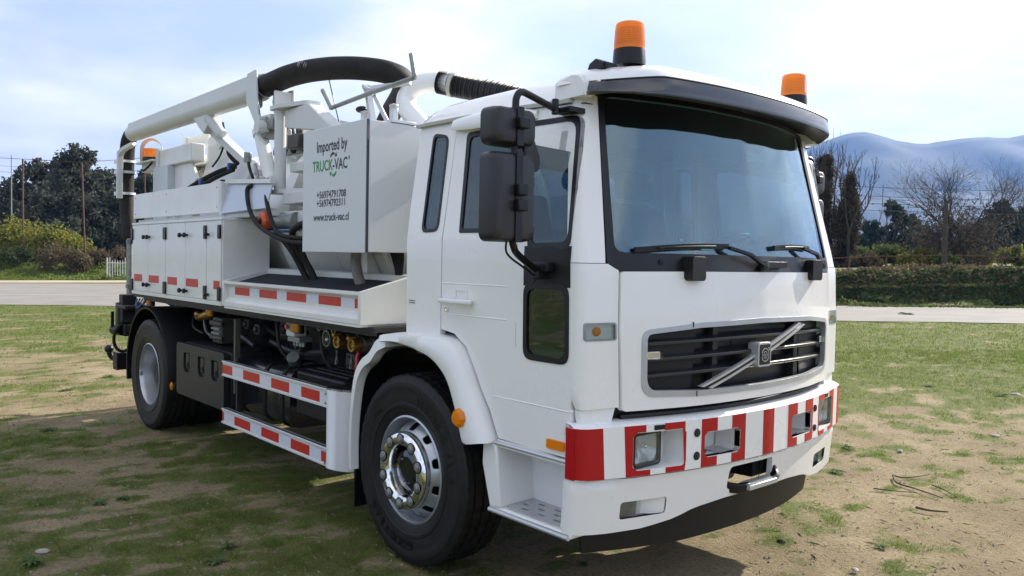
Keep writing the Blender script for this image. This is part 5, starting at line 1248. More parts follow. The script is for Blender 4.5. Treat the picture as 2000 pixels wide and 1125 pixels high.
    for x in (-2.36,): MB().box((x-.014, x+.014), (s*1.15, s*1.12), (.38, .9)).build('guard_bracket', 'chassis', T)
    for z in (.40, .47, .78, .84): MB().lathe([(0, 0), (.008, 0), (.007, .005), (0, .006)], (-.845, s*1.206, z), 'y', 8, s).build('guard_bolt', 'steel_old', T)
    # ---- plastic toolbox
    tb = MB().box((-3.68, -2.62), (s*.72, s*1.10), (.46, .915)).build('toolbox', 'toolbox', T, .03, seg=3)
    mb = MB(); holes = []
    for xx in (-3.44, -3.10, -2.80): holes.append(roundpoly([(xx-.075, .70), (xx-.045, .665), (xx+.045, .665), (xx+.075, .70), (xx+.075, .835), (xx-.075, .835)], .012))
    MB().sheet(rr(-3.69, .452, -2.612, .912, .04), holes, lambda a, b, o=0.: (a, s*(1.150+o), b), [], [], .045).build('toolbox_lid', 'toolbox', tb, .014, seg=2)
    for xx in (-3.44, -3.10, -2.80):
        MB().box((xx-.074, xx+.074), (s*1.10, s*1.128), (.668, .834)).build('latch_recess', 'toolbox', tb)
        MB().box((xx-.04, xx+.04), (s*1.10, s*1.144), (.70, .825)).build('toolbox_latch', 'black', tb, .008)
        MB().box((xx-.02, xx+.02), (s*1.13, s*1.15), (.715, .755)).build('toolbox_catch', 'plastic', tb, .005)
    for x in (-3.4, -2.9): MB().box((x-.02, x+.02), (s*.75, s*1.0), (.38, .47)).build('toolbox_bracket', 'chassis', tb)
    # ---- rear mudguards
    mb = MB(); na = 22
    for k in range(na+1):
        a = RAD(-14+208*k/na); c, q = math.cos(a), math.sin(a)
        for r, y in ((.605, 1.17), (.622, 1.175), (.628, 1.15), (.628, .50), (.612, .50), (.612, 1.14)): mb.v.append((XR+r*c, s*y, .555+r*q))
    mb.f = [(k*6+j, k*6+(j+1) % 6, (k+1)*6+(j+1) % 6, (k+1)*6+j) for k in range(na) for j in range(6)]+[tuple(range(6)), tuple(na*6+j for j in range(6))]
    rm = mb.build('rear_mudguard', 'plastic', T, smooth=40)
    for sx in (-1, 1):
        c = (XR+sx*.64, s*1.12, .475)
        MB().box((c[0]-.04, c[0]+.04), (s*1.05, s*1.135), (.45, .52)).build('marker_lamp_base', 'plastic', rm, .008)
        MB().ball((c[0], s*1.145, .49), .033, 12, (.8, .5, 1.2)).build('side_marker_lamp', 'amber', rm)
# ---- chassis equipment seen between the rails
for s in (-1, 1):
    ft = MB().prism(rr(-.98*1, .42, -.55, .86, .09) if s < 0 else rr(.55, .42, .98, .86, .09), 'x', -2.76, -1.80).build('fuel_tank', 'black_gloss' if False else 'tank_black', T, .02, seg=3) if 'tank_black' in MATS else MB().prism(rr(-.98, .42, -.55, .86, .09), 'x', -2.76, -1.80).build('fuel_tank', mat('tank_black', (.016, .018, .022), .25, coat=.3), T, .02, seg=3)
    for x in (-2.66, -2.22, -1.92): MB().prism(rr(-.99, .41, -.54, .87, .095) if s < 0 else rr(.54, .41, .99, .87, .095), 'x', x-.022, x+.022).build('tank_strap', 'plastic', ft, .004)
    MB().cyl((-2.06, s*.80, .86), (-2.0, s*.86, .93), .05, 16).build('filler_cap', 'steel_old', ft)
    bb = MB().box((-1.66, -.98), (s*.62, s*1.0), (.56, .88)).build('battery_box', 'plastic', T, .02, seg=3)
    for k in range(4): MB().box((-1.62, -1.02), (s*(.68+.08*k)-.018, s*(.68+.08*k)+.018), (.878, .896)).build('box_rib', 'plastic', bb, .006)
    MB().box((-1.66, -.98), (s*1.0, s*1.008), (.80, .815)).build('box_rib', 'plastic', bb, .004)
    MB().cyl((-.95, s*.62, .62), (-.62, s*.62, .62), .13, 20).build('air_tank', 'chassis', T, .02)
# couplings by the cab
cl = MB().box((-1.35, -.55), (-.80, -.74), (1.10, 1.26)).build('coupling_panel', 'chassis', T)
for x, z, r in ((-1.265, 1.222, .026), (-1.18, 1.224, .028), (-1.067, 1.222, .030)):
    MB().lathe([(0, .02), (r*.35, .03), (r*.4, .0), (r*.8, .0), (r*.85, .035), (r, .035), (r, -.03), (r*.85, -.12), (r*.85, -.22)], (x, -1.0, z), 'y', 20, -1).build('hydraulic_coupling', 'chrome_dull', cl, smooth=40) if 'chrome_dull' in MATS else MB().lathe([(0, .02), (r*.35, .03), (r*.4, .0), (r*.8, .0), (r*.85, .035), (r, .035), (r, -.03), (r*.85, -.12), (r*.85, -.22)], (x, -1.0, z), 'y', 20, -1).build('hydraulic_coupling', mat('chrome_dull', (.42, .43, .42), .3, metal=.85, var=.3, vscale=30), cl, smooth=40)
MB().lathe([(0, .02), (.02, .035), (.024, 0), (.045, 0), (.05, .04), (.054, .04), (.054, -.03), (.046, -.25)], (-1.155, -1.0, 1.152), 'y', 22, -1).build('hydraulic_coupling', 'chrome_dull', cl, smooth=40)
for x, z, r in ((-1.03, 1.143, .046), (-.84, 1.137, .046)):
    v_ = MB().lathe([(0, 0), (r*.6, .0), (r*.65, .012), (r*.95, .012), (r, 0), (r, -.055), (r*.9, -.06)], (x, -1.02, z), 'y', 26, -1).build('brass_cap', 'brass', cl, smooth=40)
    mb = MB().lathe([(r*.8, -.06), (r*1.02, -.065), (r*1.02, -.10), (r*.85, -.105), (r*.85, -.13), (r*1.05, -.135), (r*1.05, -.18), (r*.8, -.19), (r*.8, -.24)], (x, -1.02, z), 'y', 24, -1).build('coupling_body', 'chrome_dull', cl, smooth=40)
    MB().box((x-.012, x+.012), (-1.06, -1.0), (z+r*.7, z+r*1.25)).build('cam_lever', 'brass', cl, .004)
    MB().box((x+r*.8, x+r*1.3), (-1.05, -.99), (z-.012, z+.012)).build('cam_lever', 'brass', cl, .004)
    hx = x+.13; MB().tube([(hx, -.93, z-.05), (hx, -.95, z-.09), (hx, -.955, z-.20)], .013, 8, sq=(.013, .008)).build('red_lever', 'red_handle', cl, .003)
    mb = MB()
    pts = spline([(x-.02, -1.02, z-.06), (x-.04, -1.0, z-.14), (x-.10, -.98, z-.16), (x-.13, -.95, z-.08)], 6)
    MB().tube(pts, .004, 5).build('cap_chain', 'steel_old', cl)
mb = MB().cyl((-.55, -.86, 1.12), (-.35, -.86, 1.16), .05, 14).build('coupling_hose', 'hose', cl)
# switch box and lamps
eb = MB().box((-1.77, -1.64), (-1.03, -.93), (1.12, 1.235)).build('switch_box', 'grey_white', T, .008)
MB().box((-1.765, -1.70), (-1.034, -1.03), (1.165, 1.225)).build('switch_plate', 'steel_old', eb)
MB().cyl((-1.735, -1.033, 1.19), (-1.735, -1.052, 1.19), .016, 12).build('switch_knob', 'orange_plastic', eb)
MB().box((-1.76, -1.58), (-1.02, -.92), (1.085, 1.118)).build('cable_gland_plate', 'steel_old', eb)
for k in range(4): MB().cyl((-1.745+k*.045, -.97, 1.085), (-1.745+k*.045, -.97, 1.05), .014, 10).build('cable_gland', 'steel_old', eb)
for s in (-1, 1):
    for x, z in ((-1.56, 1.205), (-3.16, 1.215), (-4.74, 1.22)):
        l = MB().box((x-.06, x+.06), (s*1.02, s*1.05), (z-.05, z+.05)).build('deck_marker_lamp', 'black', T, .006)
        MB().box((x-.055, x+.055), (s*1.05, s*1.075), (z-.042, z+.042)).build('marker_lens', 'amber', l, .010)
# pumps and pipes ahead of the rear wheel
pm = MB().box((-3.30, -3.10), (-.98, -.72), (.93, 1.16)).box((-3.33, -3.07), (-1.0, -.97), (.96, 1.0)).box((-3.33, -3.07), (-1.0, -.97), (1.08, 1.13)).build('pump_housing', 'olive', T, .015)
for z in (.98, 1.02, 1.06, 1.10): MB().box((-3.29, -3.11), (-.995, -.975), (z-.008, z+.008)).build('pump_fin', 'steel_old', pm)
MB().cyl((-3.62, -.98, 1.13), (-3.45, -.98, 1.16), .035, 12).cyl((-3.45, -.98, 1.16), (-3.36, -.95, 1.18), .045, 12).ball((-3.58, -1.0, 1.16), .035).build('brass_valve', 'brass', T, smooth=40)
mb = MB()
R = random.Random(4)
PIPES = [([(-3.0, -.9, 1.0), (-2.8, -.92, 1.02), (-2.6, -.9, .96)], .022), ([(-3.7, -.9, 1.2), (-3.5, -.95, 1.0), (-3.2, -.9, .98)], .012), ([(-3.9, -.9, 1.2), (-3.7, -1.0, 1.05), (-3.45, -1.0, 1.0)], .01), ([(-4.4, -1.0, 1.22), (-4.1, -1.02, 1.2), (-3.8, -1.0, 1.22)], .012), ([(-2.6, -.85, 1.15), (-2.3, -.8, 1.05), (-1.9, -.8, 1.12)], .02), ([(-2.5, -.8, 1.0), (-2.1, -.78, .95), (-1.6, -.8, 1.0)], .025), ([(-2.2, -.9, 1.2), (-2.15, -.9, 1.0), (-2.1, -.85, .9)], .014), ([(-1.5, -.9, 1.2), (-1.45, -.9, 1.0), (-1.4, -.85, .9)], .012)]
for pts, r in PIPES: MB().tube(spline(pts, 6), r, 8).build('chassis_pipe', R.choice(['chassis', 'engine', 'steel_old', 'hose']), T)
for x, y, z, w in ((-2.55, -.86, 1.1, .09), (-2.15, -.82, 1.13, .12), (-1.95, -.80, 1.02, .10), (-2.85, -.82, 1.12, .09), (-1.2, -.78, .98, .12)):
    MB().box((x-w/2, x+w/2), (y-.05, y+.05), (z-w/2, z+w/2)).cyl((x, y-.07, z), (x, y, z), w*.3, 10).build('valve_block', 'engine', T, .01)
# rear end: underrun, hitch, valves
ub = MB().box((-5.72, -5.60), (-1.12, 1.12), (.43, .615)).build('rear_underrun', 'black', T, .008)
hb = MB().box((-5.74, -5.60), (-1.125, -1.115), (.43, .62)).build('underrun_end', 'plastic', ub)
MB().tube(spline([(-5.72, -1.02, .52), (-5.80, -1.05, .52), (-5.86, -1.10, .54), (-5.87, -1.13, .60)], 4), .03, 10).ball((-5.87, -1.13, .635), .048, 14).build('tow_hook', 'black', ub, smooth=50)
MB().box((-5.5, -5.2), (-.55, .55), (.6, 1.15)).build('rear_valve_block', 'chassis', T, .02)
rv = MB().box((-5.62, -5.30), (-1.13, -.85), (1.10, 1.14)).box((-5.62, -5.50), (-1.10, -.95), (.95, 1.25)).box((-5.66, -5.50), (-1.08, -.98), (.80, .93)).build('rear_outlet', 'chassis', T, .01)
MB().box((-5.68, -5.60), (-1.12, -.88), (.86, 1.16)).build('rear_valve_plate', 'olive', rv, .01)
mb = MB(); c = Vector((-5.58, -1.06, .78)); 
pts = [c+Vector((.03*math.sin(a), .10*math.cos(a), .15*math.sin(a))) for a in frange(0, 6.2832, 28)]
MB().tube(pts, .017, 8, cap=False).build('rear_hose_loop', 'hose', rv, smooth=60)
MB().cyl((-5.72, -1.12, .86), (-5.55, -1.08, .86), .055, 16).box((-5.70, -5.68), (-1.16, -1.13), (.86, 1.06)).build('rear_valve', 'black', rv)
for k in range(4): MB().tube(spline([(-5.5, -.95+.03*k, 1.2), (-5.3, -1.02, 1.12-.03*k), (-5.15, -1.0, 1.16), (-5.0, -1.0+.02*k, 1.24)], 5), .011, 6).build('rear_cable', 'hose' if k else 'blue_fitting', rv)
for s in (-1, 1):
    MB().box((-5.735, -5.722), (s*.70, s*1.04), (.47, .57)).build('tail_lamp', 'red', ub, .01)
# ================================================================== tank and superstructure
TZ, TR = 2.0, .72
prof = [(0, -5.42), (.27, -5.40), (.49, -5.34), (.63, -5.24), (.70, -5.12), (TR, -5.0), (TR, -.95), (.70, -.84), (.63, -.74), (.49, -.66), (.27, -.62), (0, -.61)]
tk = MB().lathe(prof, (0, 0, TZ), 'x', 72).build('tank', 'white_body', T, smooth=40)
for x, w, dr in ((-2.35, .10, .06), (-5.02, .05, .06), (-4.95, .05, .05), (-1.05, .06, .035)):
    MB().lathe([(TR-.01, -w), (TR+dr, -w*.9), (TR+dr, w*.9), (TR-.01, w)], (x, 0, TZ), 'x', 72).build('tank_ring', 'white_body', tk, smooth=30)
for x in (-3.6, -1.7): MB().lathe([(TR, -.004), (TR+.004, -.003), (TR+.004, .003), (TR, .004)], (x, 0, TZ), 'x', 72).build('tank_seam', 'white_body', tk)
for x in (-4.6, -3.2, -1.6): MB().prism([(-.62, 1.30), (.62, 1.30), (.55, 1.62), (-.55, 1.62)], 'x', x-.06, x+.06).build('tank_saddle', 'white_body', tk)
# boards above the lockers
for s in (-1, 1):
    bd = MB().box((-5.08, -2.84), (s*1.085, s*1.11), (2.045, 2.29)).build('side_board', 'white_body', T, .003)
    for x in (-5.02, -4.1, -2.88):
        for z in (2.09, 2.25): MB().lathe([(0, 0), (.009, 0), (0, .006)], (x, s*1.11, z), 'y', 8, s).build('board_bolt', 'steel_old', bd)
    MB().box((-2.84, -2.79), (s*1.07, s*1.11), (2.02, 2.295)).build('board_post', 'grey_white', bd, .003)
    MB().box((-2.83, -2.80), (s*1.075, s*1.105), (2.285, 2.31)).build('post_cap', 'black', bd)
    pl = [(-2.79, s*1.11, 2.035), (-1.95, s*1.11, 2.05), (-1.95, s*1.06, 2.235), (-2.79, s*1.06, 2.285)]
    MB().plate(pl if s < 0 else list(reversed(pl)), -.01).build('folded_panel', 'panel_sky_tint', bd)
    MB().tube([(-2.79, s*1.06, 2.295), (-1.95, s*1.06, 2.25)], .02, 4, sq=(.02, .016)).build('panel_top_edge', 'white_body', bd)
    MB().box((-5.05, -2.0), (s*.80, s*1.07), (2.0, 2.03)).build('board_shelf', 'grey_white', bd)
    MB().box((-2.8, -1.9), (s*1.02, s*1.06), (1.995, 2.05)).build('shelf_beam', 'grey_white', bd)
    MB().box((-4.9, -4.86), (s*1.0, s*1.06), (1.98, 2.1)).box((-3.6, -3.55), (s*1.0, s*1.06), (1.98, 2.1)).build('board_bracket', 'grey_white', bd)
# orange valve motor
vm = MB().lathe([(0, 0), (.02, .0), (.022, .012), (.05, .012), (.075, .0), (.078, -.02), (.078, -.05)], (-2.04, -1.10, 1.955), 'y', 8, -1).build('valve_motor', 'orange_plastic', T, smooth=20)
MB().lathe([(0, .016), (.025, .016), (.03, .008)], (-2.04, -1.10, 1.955), 'y', 14, -1).build('motor_shaft_cap', 'plastic', vm)
MB().box((-2.11, -1.97), (-1.055, -1.01), (1.88, 2.03)).build('motor_flange', 'black', vm, .006)
MB().cyl((-2.0, -1.02, 1.955), (-1.72, -.98, 1.95), .055, 18).cyl((-1.74, -.98, 1.95), (-1.70, -.975, 1.95), .07, 18).build('motor_body', 'steel_old', vm, smooth=40)
MB().box((-2.06, -1.72), (-1.08, -.98), (1.872, 1.885)).build('motor_bracket', 'blue_fitting', vm)
# control box
bx_ = MB().box((-1.262, -.456), (-1.145, -.74), (1.735, 2.520)).build('control_box', 'box_grey', T, .006) if 'box_grey' in MATS else MB().box((-1.262, -.456), (-1.145, -.74), (1.735, 2.520)).build('control_box', mat('box_grey', (.66, .68, .68), .40, coat=.2, var=.04, vscale=3), T, .006)
MB().box((-1.268, -.470), (-1.162, -1.147), (1.730, 2.525)).build('control_box_door', 'box_grey', bx_, .004)
MB().box((-.4705, -.462), (-1.16, -1.146), (1.732, 2.523)).build('door_gasket', 'black_gloss', bx_)
for z in (1.86, 2.30): MB().cyl((-1.27, -1.15, z-.02), (-1.27, -1.15, z+.02), .010, 8).build('box_hinge', 'black', bx_)
YB = -1.1632
def boxtext(body, cx, z, size, m, sx=.72, al='CENTER'):
    return MB().text(body, size, lambda a, b: (cx+a, YB, z+b), sx, al).build('box_lettering', m, bx_, smooth=0, recalc=False)
CXB = -.885
boxtext('Imported by', CXB, 2.372, .100, 'dark_letter', .78)
boxtext('TRUCK', CXB+.017, 2.250, .096, 'green_letter', .84, 'RIGHT'); boxtext('-VAC', CXB+.017, 2.250, .096, 'dark_letter', .84, 'LEFT')
boxtext('®', CXB+.222, 2.30, .03, 'dark_letter')
def swoosh(a0, a1, m, flip):
    mb = MB(); n = 14; c = (CXB+.025, 2.283); q = []
    for k in range(n+1):
        a = RAD(a0+(a1-a0)*k/n); w = .013*math.sin(math.pi*min(1, .12+.88*k/n))
        for r in (.066-w/2, .066+w): q.append((c[0]+r*.80*math.cos(a), YB, c[1]+r*math.sin(a)))
    mb.add(q, [(2*k, 2*k+1, 2*k+3, 2*k+2) for k in range(n)])
    a = RAD(a1); e = Vector((c[0]+.069*.80*math.cos(a), c[1]+.069*math.sin(a))); t = Vector((-math.sin(a)*.80, math.cos(a))).normalized()*(1 if a1 > a0 else -1); nn = Vector((t.y, -t.x))
    mb.add([(e.x+nn.x*.018, YB, e.y+nn.y*.018), (e.x-nn.x*.018, YB, e.y-nn.y*.018), (e.x+t.x*.025, YB, e.y+t.y*.025)], [(0, 1, 2)])
    mb.build('box_emblem', m, bx_, smooth=0, recalc=False)
swoosh(138, 62, 'dark_letter', 0); swoosh(318, 242, 'green_letter', 1)
boxtext('+56974791708', CXB, 2.076, .064, 'dark_letter', .97); boxtext('+56974792311', CXB, 2.022, .064, 'dark_letter', .97)
boxtext('www.truck-vac.cl', CXB, 1.932, .068, 'dark_letter', .95)
for x in (-1.15, -.6): MB().box((x-.03, x+.03), (-.75, -.60), (1.3, 1.735)).build('box_leg', 'white_body', bx_)
MB().tube(spline([(-.98, -.92, 1.74), (-.97, -.93, 1.66), (-.93, -.93, 1.57), (-.90, -.90, 1.45)], 6), .035, 10).build('drain_hose', mat('hose_grey', (.30, .27, .25), .6, var=.3, vscale=40), bx_, smooth=60)
for k in range(5): MB().tube(spline([(-.62-.03*k, -.80, 1.75), (-.62-.02*k, -.80, 1.68), (-.60-.01*k, -.82, 1.6), (-.62-.012*k, -.80, 1.4)], 6), .015, 8).build('box_cable', 'hose', bx_)
# boom column
cm = MB().cyl((-2.06, -.95, 2.19), (-2.06, -.95, 2.80), .044, 24).build('boom_column', 'grey_white', T, smooth=40)
for z, w in ((2.795, .03), (2.165, .03)): MB().prism(roundpoly([(-2.14, -1.01), (-1.98, -1.02), (-1.66, -.93), (-1.66, -.80), (-2.14, -.88)], .04), 'z', z, z+w).build('column_plate', 'grey_white', cm, .003)
MB().prism([(-1.99, 2.79), (-1.62, 2.79), (-1.30, 2.60), (-1.30, 2.50), (-1.55, 2.60), (-1.99, 2.66)], 'y', -.95, -.83).build('column_arm', 'grey_white', cm, .006)
MB().prism([(-1.66, 2.62), (-1.50, 2.60), (-1.38, 2.40), (-1.36, 2.20), (-1.46, 2.20)], 'y', -.88, -.84).build('column_gusset', 'white_body', cm, .004)
MB().box((-2.0, -1.30), (-.90, -.60), (2.33, 2.40)).build('column_beam', 'grey_white', cm, .006)
MB().box((-1.90, -1.30), (-1.0, -.62), (2.08, 2.165)).build('lower_column_block', 'grey_white', cm, .006)
MB().box((-2.0, -1.25), (-.98, -.60), (1.92, 2.03)).build('column_base', 'white_body', cm, .008)
MB().box((-1.70, -1.62), (-.985, -.98), (1.95, 2.0)).build('rating_plate', 'grey_white', cm, .002)
MB().box((-2.30, -2.10), (-1.0, -.90), (2.66, 2.74)).box((-2.30, -2.20), (-1.01, -.89), (2.60, 2.76)).build('slew_gear', 'steel_old', cm, .008)
MB().lathe([(0, .03), (.05, .03), (.055, 0), (.055, -.05)], (-2.24, -1.03, 2.68), 'y', 18, -1).build('slew_motor', 'grey_white', cm)
MB().box((-2.52, -2.40), (-.86, -.74), (2.66, 2.82)).build('control_pendant', 'steel_old', cm, .012)
# boom
BY = -.90
bo = MB().cyl((-2.52, BY, 3.02), (-5.82, BY, 3.015), .088, 28).build('boom', 'grey_white', T, smooth=40)
ch = MB()
for x0, x1 in ((-5.72, -2.44),):
    ch.v = [(x0, BY-.088, 3.02), (x1, BY-.088, 3.02), (x1, BY-.085, 3.13), (x0, BY-.085, 3.10), (x0, BY+.088, 3.02), (x1, BY+.088, 3.02), (x1, BY+.085, 3.13), (x0, BY+.085, 3.10)]
    ch.f = [(0, 1, 2, 3), (7, 6, 5, 4), (3, 2, 6, 7), (0, 3, 7, 4), (1, 5, 6, 2)]
ch.build('boom_channel', 'grey_white', bo, .004)
MB().prism([(-2.56, 3.14), (-2.40, 3.15), (-2.38, 2.98), (-2.36, 2.80), (-2.26, 2.70), (-2.20, 2.60), (-2.32, 2.60), (-2.40, 2.72), (-2.58, 2.93)], 'y', BY-.10, BY-.085).build('boom_head_plate', 'grey_white', bo, .003)
MB().prism([(-2.45, 3.14), (-2.40, 3.15), (-2.38, 2.98), (-2.14, 2.98), (-2.14, 2.78), (-2.2, 2.70), (-2.32, 2.60), (-2.40, 2.72), (-2.50, 2.93)], 'y', BY+.085, BY+.10).build('boom_head_plate', 'grey_white', bo, .003)
MB().box((-2.36, -2.16), (BY-.084, BY+.084), (2.72, 2.78)).box((-2.18, -2.15), (BY-.05, BY+.084), (2.78, 2.96)).build('boom_head_web', 'grey_white', bo, .003)
# boom rest strut
rs = MB().tube([(-3.80, BY, 2.94), (-3.60, BY+.06, 2.80), (-3.10, BY+.25, 2.42)], .04, 4, sq=(.055, .03)).build('boom_rest', 'grey_white', T, .004)
MB().prism([(-3.92, 2.98), (-3.55, 2.96), (-3.50, 2.86), (-3.62, 2.78), (-3.72, 2.84)], 'y', BY-.05, BY+.07).build('boom_cradle', 'grey_white', rs, .006)
MB().tube([(-3.56, BY-.02, 2.92), (-3.42, BY+.04, 2.76)], .05, 12).build('rest_damper', 'grey_white', rs)
# ram
rm_ = MB().cyl((-2.33, -.985, 2.64), (-2.11, -1.0, 2.27), .052, 22).build('lift_ram', 'white_body', T, smooth=40)
MB().cyl((-2.347, -.984, 2.67), (-2.325, -.985, 2.63), .06, 22).build('ram_collar', 'white_body', rm_, smooth=40)
MB().cyl((-2.51, -.95, 2.93), (-2.335, -.985, 2.65), .026, 18).build('ram_rod', 'chrome', rm_, smooth=40)
MB().box((-2.57, -2.47), (-.985, -.90), (2.87, 2.955)).build('ram_clevis', 'steel_old', rm_, .02)
MB().prism([(-2.14, 2.32), (-2.06, 2.30), (-2.05, 2.22), (-2.12, 2.22)], 'y', -1.03, -.97).build('ram_foot', 'grey_white', rm_, .01)
MB().box((-2.22, -2.10), (-1.06, -.98), (2.22, 2.29)).cyl((-2.20, -1.06, 2.28), (-2.26, -1.06, 2.40), .014, 8).cyl((-2.40, -1.06, 2.42), (-2.39, -1.06, 2.50), .03, 12).build('ram_valve', 'steel_old', rm_, .008)
for pts, r in (([(-2.28, -1.07, 2.235), (-2.33, -1.09, 2.20), (-2.20, -1.12, 2.03), (-1.95, -1.14, 1.90), (-1.55, -1.12, 1.80), (-1.27, -1.02, 1.80)], .017), ([(-2.08, -1.05, 2.18), (-1.95, -1.10, 2.08), (-1.80, -1.12, 1.92), (-1.62, -1.12, 1.84), (-1.27, -1.02, 1.82)], .016),
               ([(-1.27, -1.0, 1.93), (-1.45, -1.05, 1.93), (-1.62, -1.06, 1.87), (-1.66, -1.0, 1.75), (-1.62, -.93, 1.62), (-1.57, -.90, 1.5)], .024), ([(-2.0, -1.0, 1.87), (-1.85, -1.02, 1.82), (-1.75, -1.0, 1.74), (-1.70, -.95, 1.62), (-1.63, -.92, 1.5)], .024),
               ([(-1.64, -1.0, 1.8), (-1.62, -.96, 1.68), (-1.58, -.92, 1.58), (-1.54, -.9, 1.48)], .02), ([(-2.38, -1.06, 2.42), (-2.33, -1.07, 2.36), (-2.27, -1.07, 2.29)], .012)):
    MB().tube(spline(pts, 7), r, 9).build('hydraulic_hose', 'hose', T, smooth=60)
MB().box((-1.80, -1.45), (-.80, -.76), (1.30, 1.60)).build('tank_foot', 'white_body', tk)
# suction hose and its rear hanging end
hs = MB().tube(spline([(-2.56, -.90, 3.04), (-2.30, -.895, 3.05), (-2.10, -.87, 3.07), (-1.9, -.80, 3.09), (-1.7, -.70, 3.095), (-1.5, -.58, 3.08), (-1.36, -.45, 3.05), (-1.38, -.30, 3.015), (-1.6, -.17, 2.97), (-1.9, -.07, 2.88), (-2.1, -.02, 2.75), (-2.15, 0, 2.55)], 8), .084, 24).build('suction_hose', 'hose', T, smooth=60)
for x in (-2.50, -2.44): MB().lathe([(.083, -.012), (.092, -.010), (.092, .010), (.083, .012)], (x, -.90, 3.045), 'x', 28).build('hose_clamp', 'steel_old', hs)
R = random.Random(8)
P = spline([(-2.56, -.90, 3.04), (-2.30, -.895, 3.05), (-2.10, -.87, 3.07), (-1.9, -.80, 3.09), (-1.7, -.70, 3.095), (-1.5, -.58, 3.08)], 8)
mat('scuff', (.34, .33, .30), .8)
for i_, k0, a0, a1, w_ in ((0, 22, 20, 75, .012), (1, 22.6, 10, 60, .008), (2, 23.3, 30, 95, .014), (3, 24.3, 5, 40, .006), (4, 25, 0, 30, .005), (5, 31, 50, 110, .006)):
    i0 = int(k0); c_ = P[i0].lerp(P[i0+1], k0-i0); t_ = (P[i0+1]-P[i0]).normalized(); o_ = Vector((0, 0, 1)); sd = t_.cross(o_).normalized(); 
    if sd.y > 0: sd = -sd
    up_ = sd.cross(t_).normalized(); up_ = up_ if up_.z > 0 else -up_; mb = MB()
    for j in range(9):
        a = RAD(a0+(a1-a0)*j/8); ww = .55*w_*math.sin(math.pi*(j+.6)/9.2)*(.6+.8*R.random())
        q = c_+(sd*math.cos(a)+up_*math.sin(a))*.0852+t_*.01*math.sin(a*3)
        mb.v += [tuple(q-t_*ww), tuple(q+t_*ww)]
    mb.f = [(2*j, 2*j+1, 2*j+3, 2*j+2) for j in range(8)]
    mb.build('hose_scuff', 'scuff', hs, recalc=False)
hr = MB().tube(spline([(-5.80, BY, 3.015), (-5.93, BY, 2.99), (-6.02, BY, 2.90), (-6.05, BY, 2.72), (-6.06, BY, 2.45), (-6.03, BY, 2.2), (-5.98, BY, 2.0), (-5.95, BY, 1.86)], 8), .078, 22).build('hanging_suction_hose', 'hose', T, smooth=60)
gd = MB().tube(spline([(-5.72, BY-.02, 2.89), (-5.86, BY-.09, 2.83), (-5.95, BY-.10, 2.78)], 4), .02, 4, sq=(.03, .02)).tube([(-5.95, BY-.10, 2.82), (-5.97, BY-.10, 2.30)], .02, 4, sq=(.03, .018)).build('hose_guide', 'grey_white', T, .003)
for z in (2.72, 2.60, 2.36): MB().lathe([(.079, -.014), (.092, -.014), (.092, .014), (.079, .014)], (-6.045, BY, z), 'z', 26).box((-6.16, -5.95), (BY-.105, BY-.088), (z-.02, z+.02)).build('hose_strap', 'grey_white', gd)
MB().cyl((-5.93, BY, 1.86), (-5.93, BY, 1.15), .035, 12).build('hose_stand', 'steel_old', T)
for q_ in (((-5.98, -5.80), (BY-.03, BY+.03), (1.30, 1.34)), ((-5.98, -5.80), (BY-.03, BY+.03), (1.80, 1.84)), ((-5.8, -5.0), (BY-.03, BY+.02), (1.22, 1.29))): MB().box(*q_).build('stand_bracket', 'black', T)
# rear tank door, lift frame and work beacon
rd_ = MB().prism([(-4.60, 2.36), (-4.42, 2.60), (-4.40, 2.83), (-4.10, 2.945), (-3.85, 2.78), (-3.25, 2.52), (-3.45, 2.38)], 'y', -.62, -.59).build('door_lift_plate', 'white_body', T, .004)
MB().prism([(-4.60, 2.36), (-4.42, 2.60), (-4.40, 2.83), (-4.10, 2.945), (-3.85, 2.78), (-3.25, 2.52), (-3.45, 2.38)], 'y', .59, .62).build('door_lift_plate', 'white_body', T, .004)
MB().lathe([(0, .012), (.06, .012), (.065, 0)], (-4.07, -.62, 2.78), 'y', 20, -1).build('pivot_boss', 'grey_white', rd_)
MB().tube(spline([(-3.9, -.66, 2.95), (-3.85, -.66, 2.80), (-3.95, -.66, 2.65), (-4.15, -.66, 2.55)], 5), .010, 6).build('lift_cable', 'hose', rd_)
fb = MB().box((-5.35, -4.42), (-.77, -.63), (2.62, 2.80)).build('door_frame_beam', 'white_body', T, .01)
MB().box((-5.40, -4.50), (-.55, .55), (2.62, 2.72)).build('door_frame_crossbeam', 'white_body', fb, .01)
MB().box((-5.06, -4.45), (-.60, -.57), (2.78, 2.92)).box((-5.08, -5.0), (-.62, -.55), (2.62, 2.93)).build('door_hinge_bracket', 'white_body', fb, .006)
MB().box((-5.47, -5.02), (-.80, -.66), (2.0, 2.62)).build('door_frame_post', 'panel_grey', fb, .006) if 'panel_grey' in MATS else MB().box((-5.47, -5.02), (-.80, -.66), (2.0, 2.62)).build('door_frame_post', mat('panel_grey', (.58, .61, .64), .35, metal=.1), fb, .006)
MB().prism([(-5.02, 2.62), (-4.55, 2.62), (-4.40, 2.45), (-4.75, 2.28), (-5.02, 2.3)], 'y', -.72, -.69).build('door_frame_gusset', 'white_body', fb, .004)
for x in (-5.40, -5.36): MB().box((x-.012, x+.012), (-.79, -.61), (2.60, 2.82)).build('frame_flange', 'grey_white', fb)
MB().box((-5.34, -5.02), (-.28, .28), (2.2, 2.70)).build('rear_door_hinge', 'white_body', fb, .02)
wb = MB().box((-5.98, -5.42), (-.83, -.60), (2.69, 2.71)).box((-5.92, -5.50), (-.78, -.62), (2.60, 2.69)).build('beacon_shelf', 'grey_white', T, .003)
bc_ = (-5.72, -.72, 2.711)
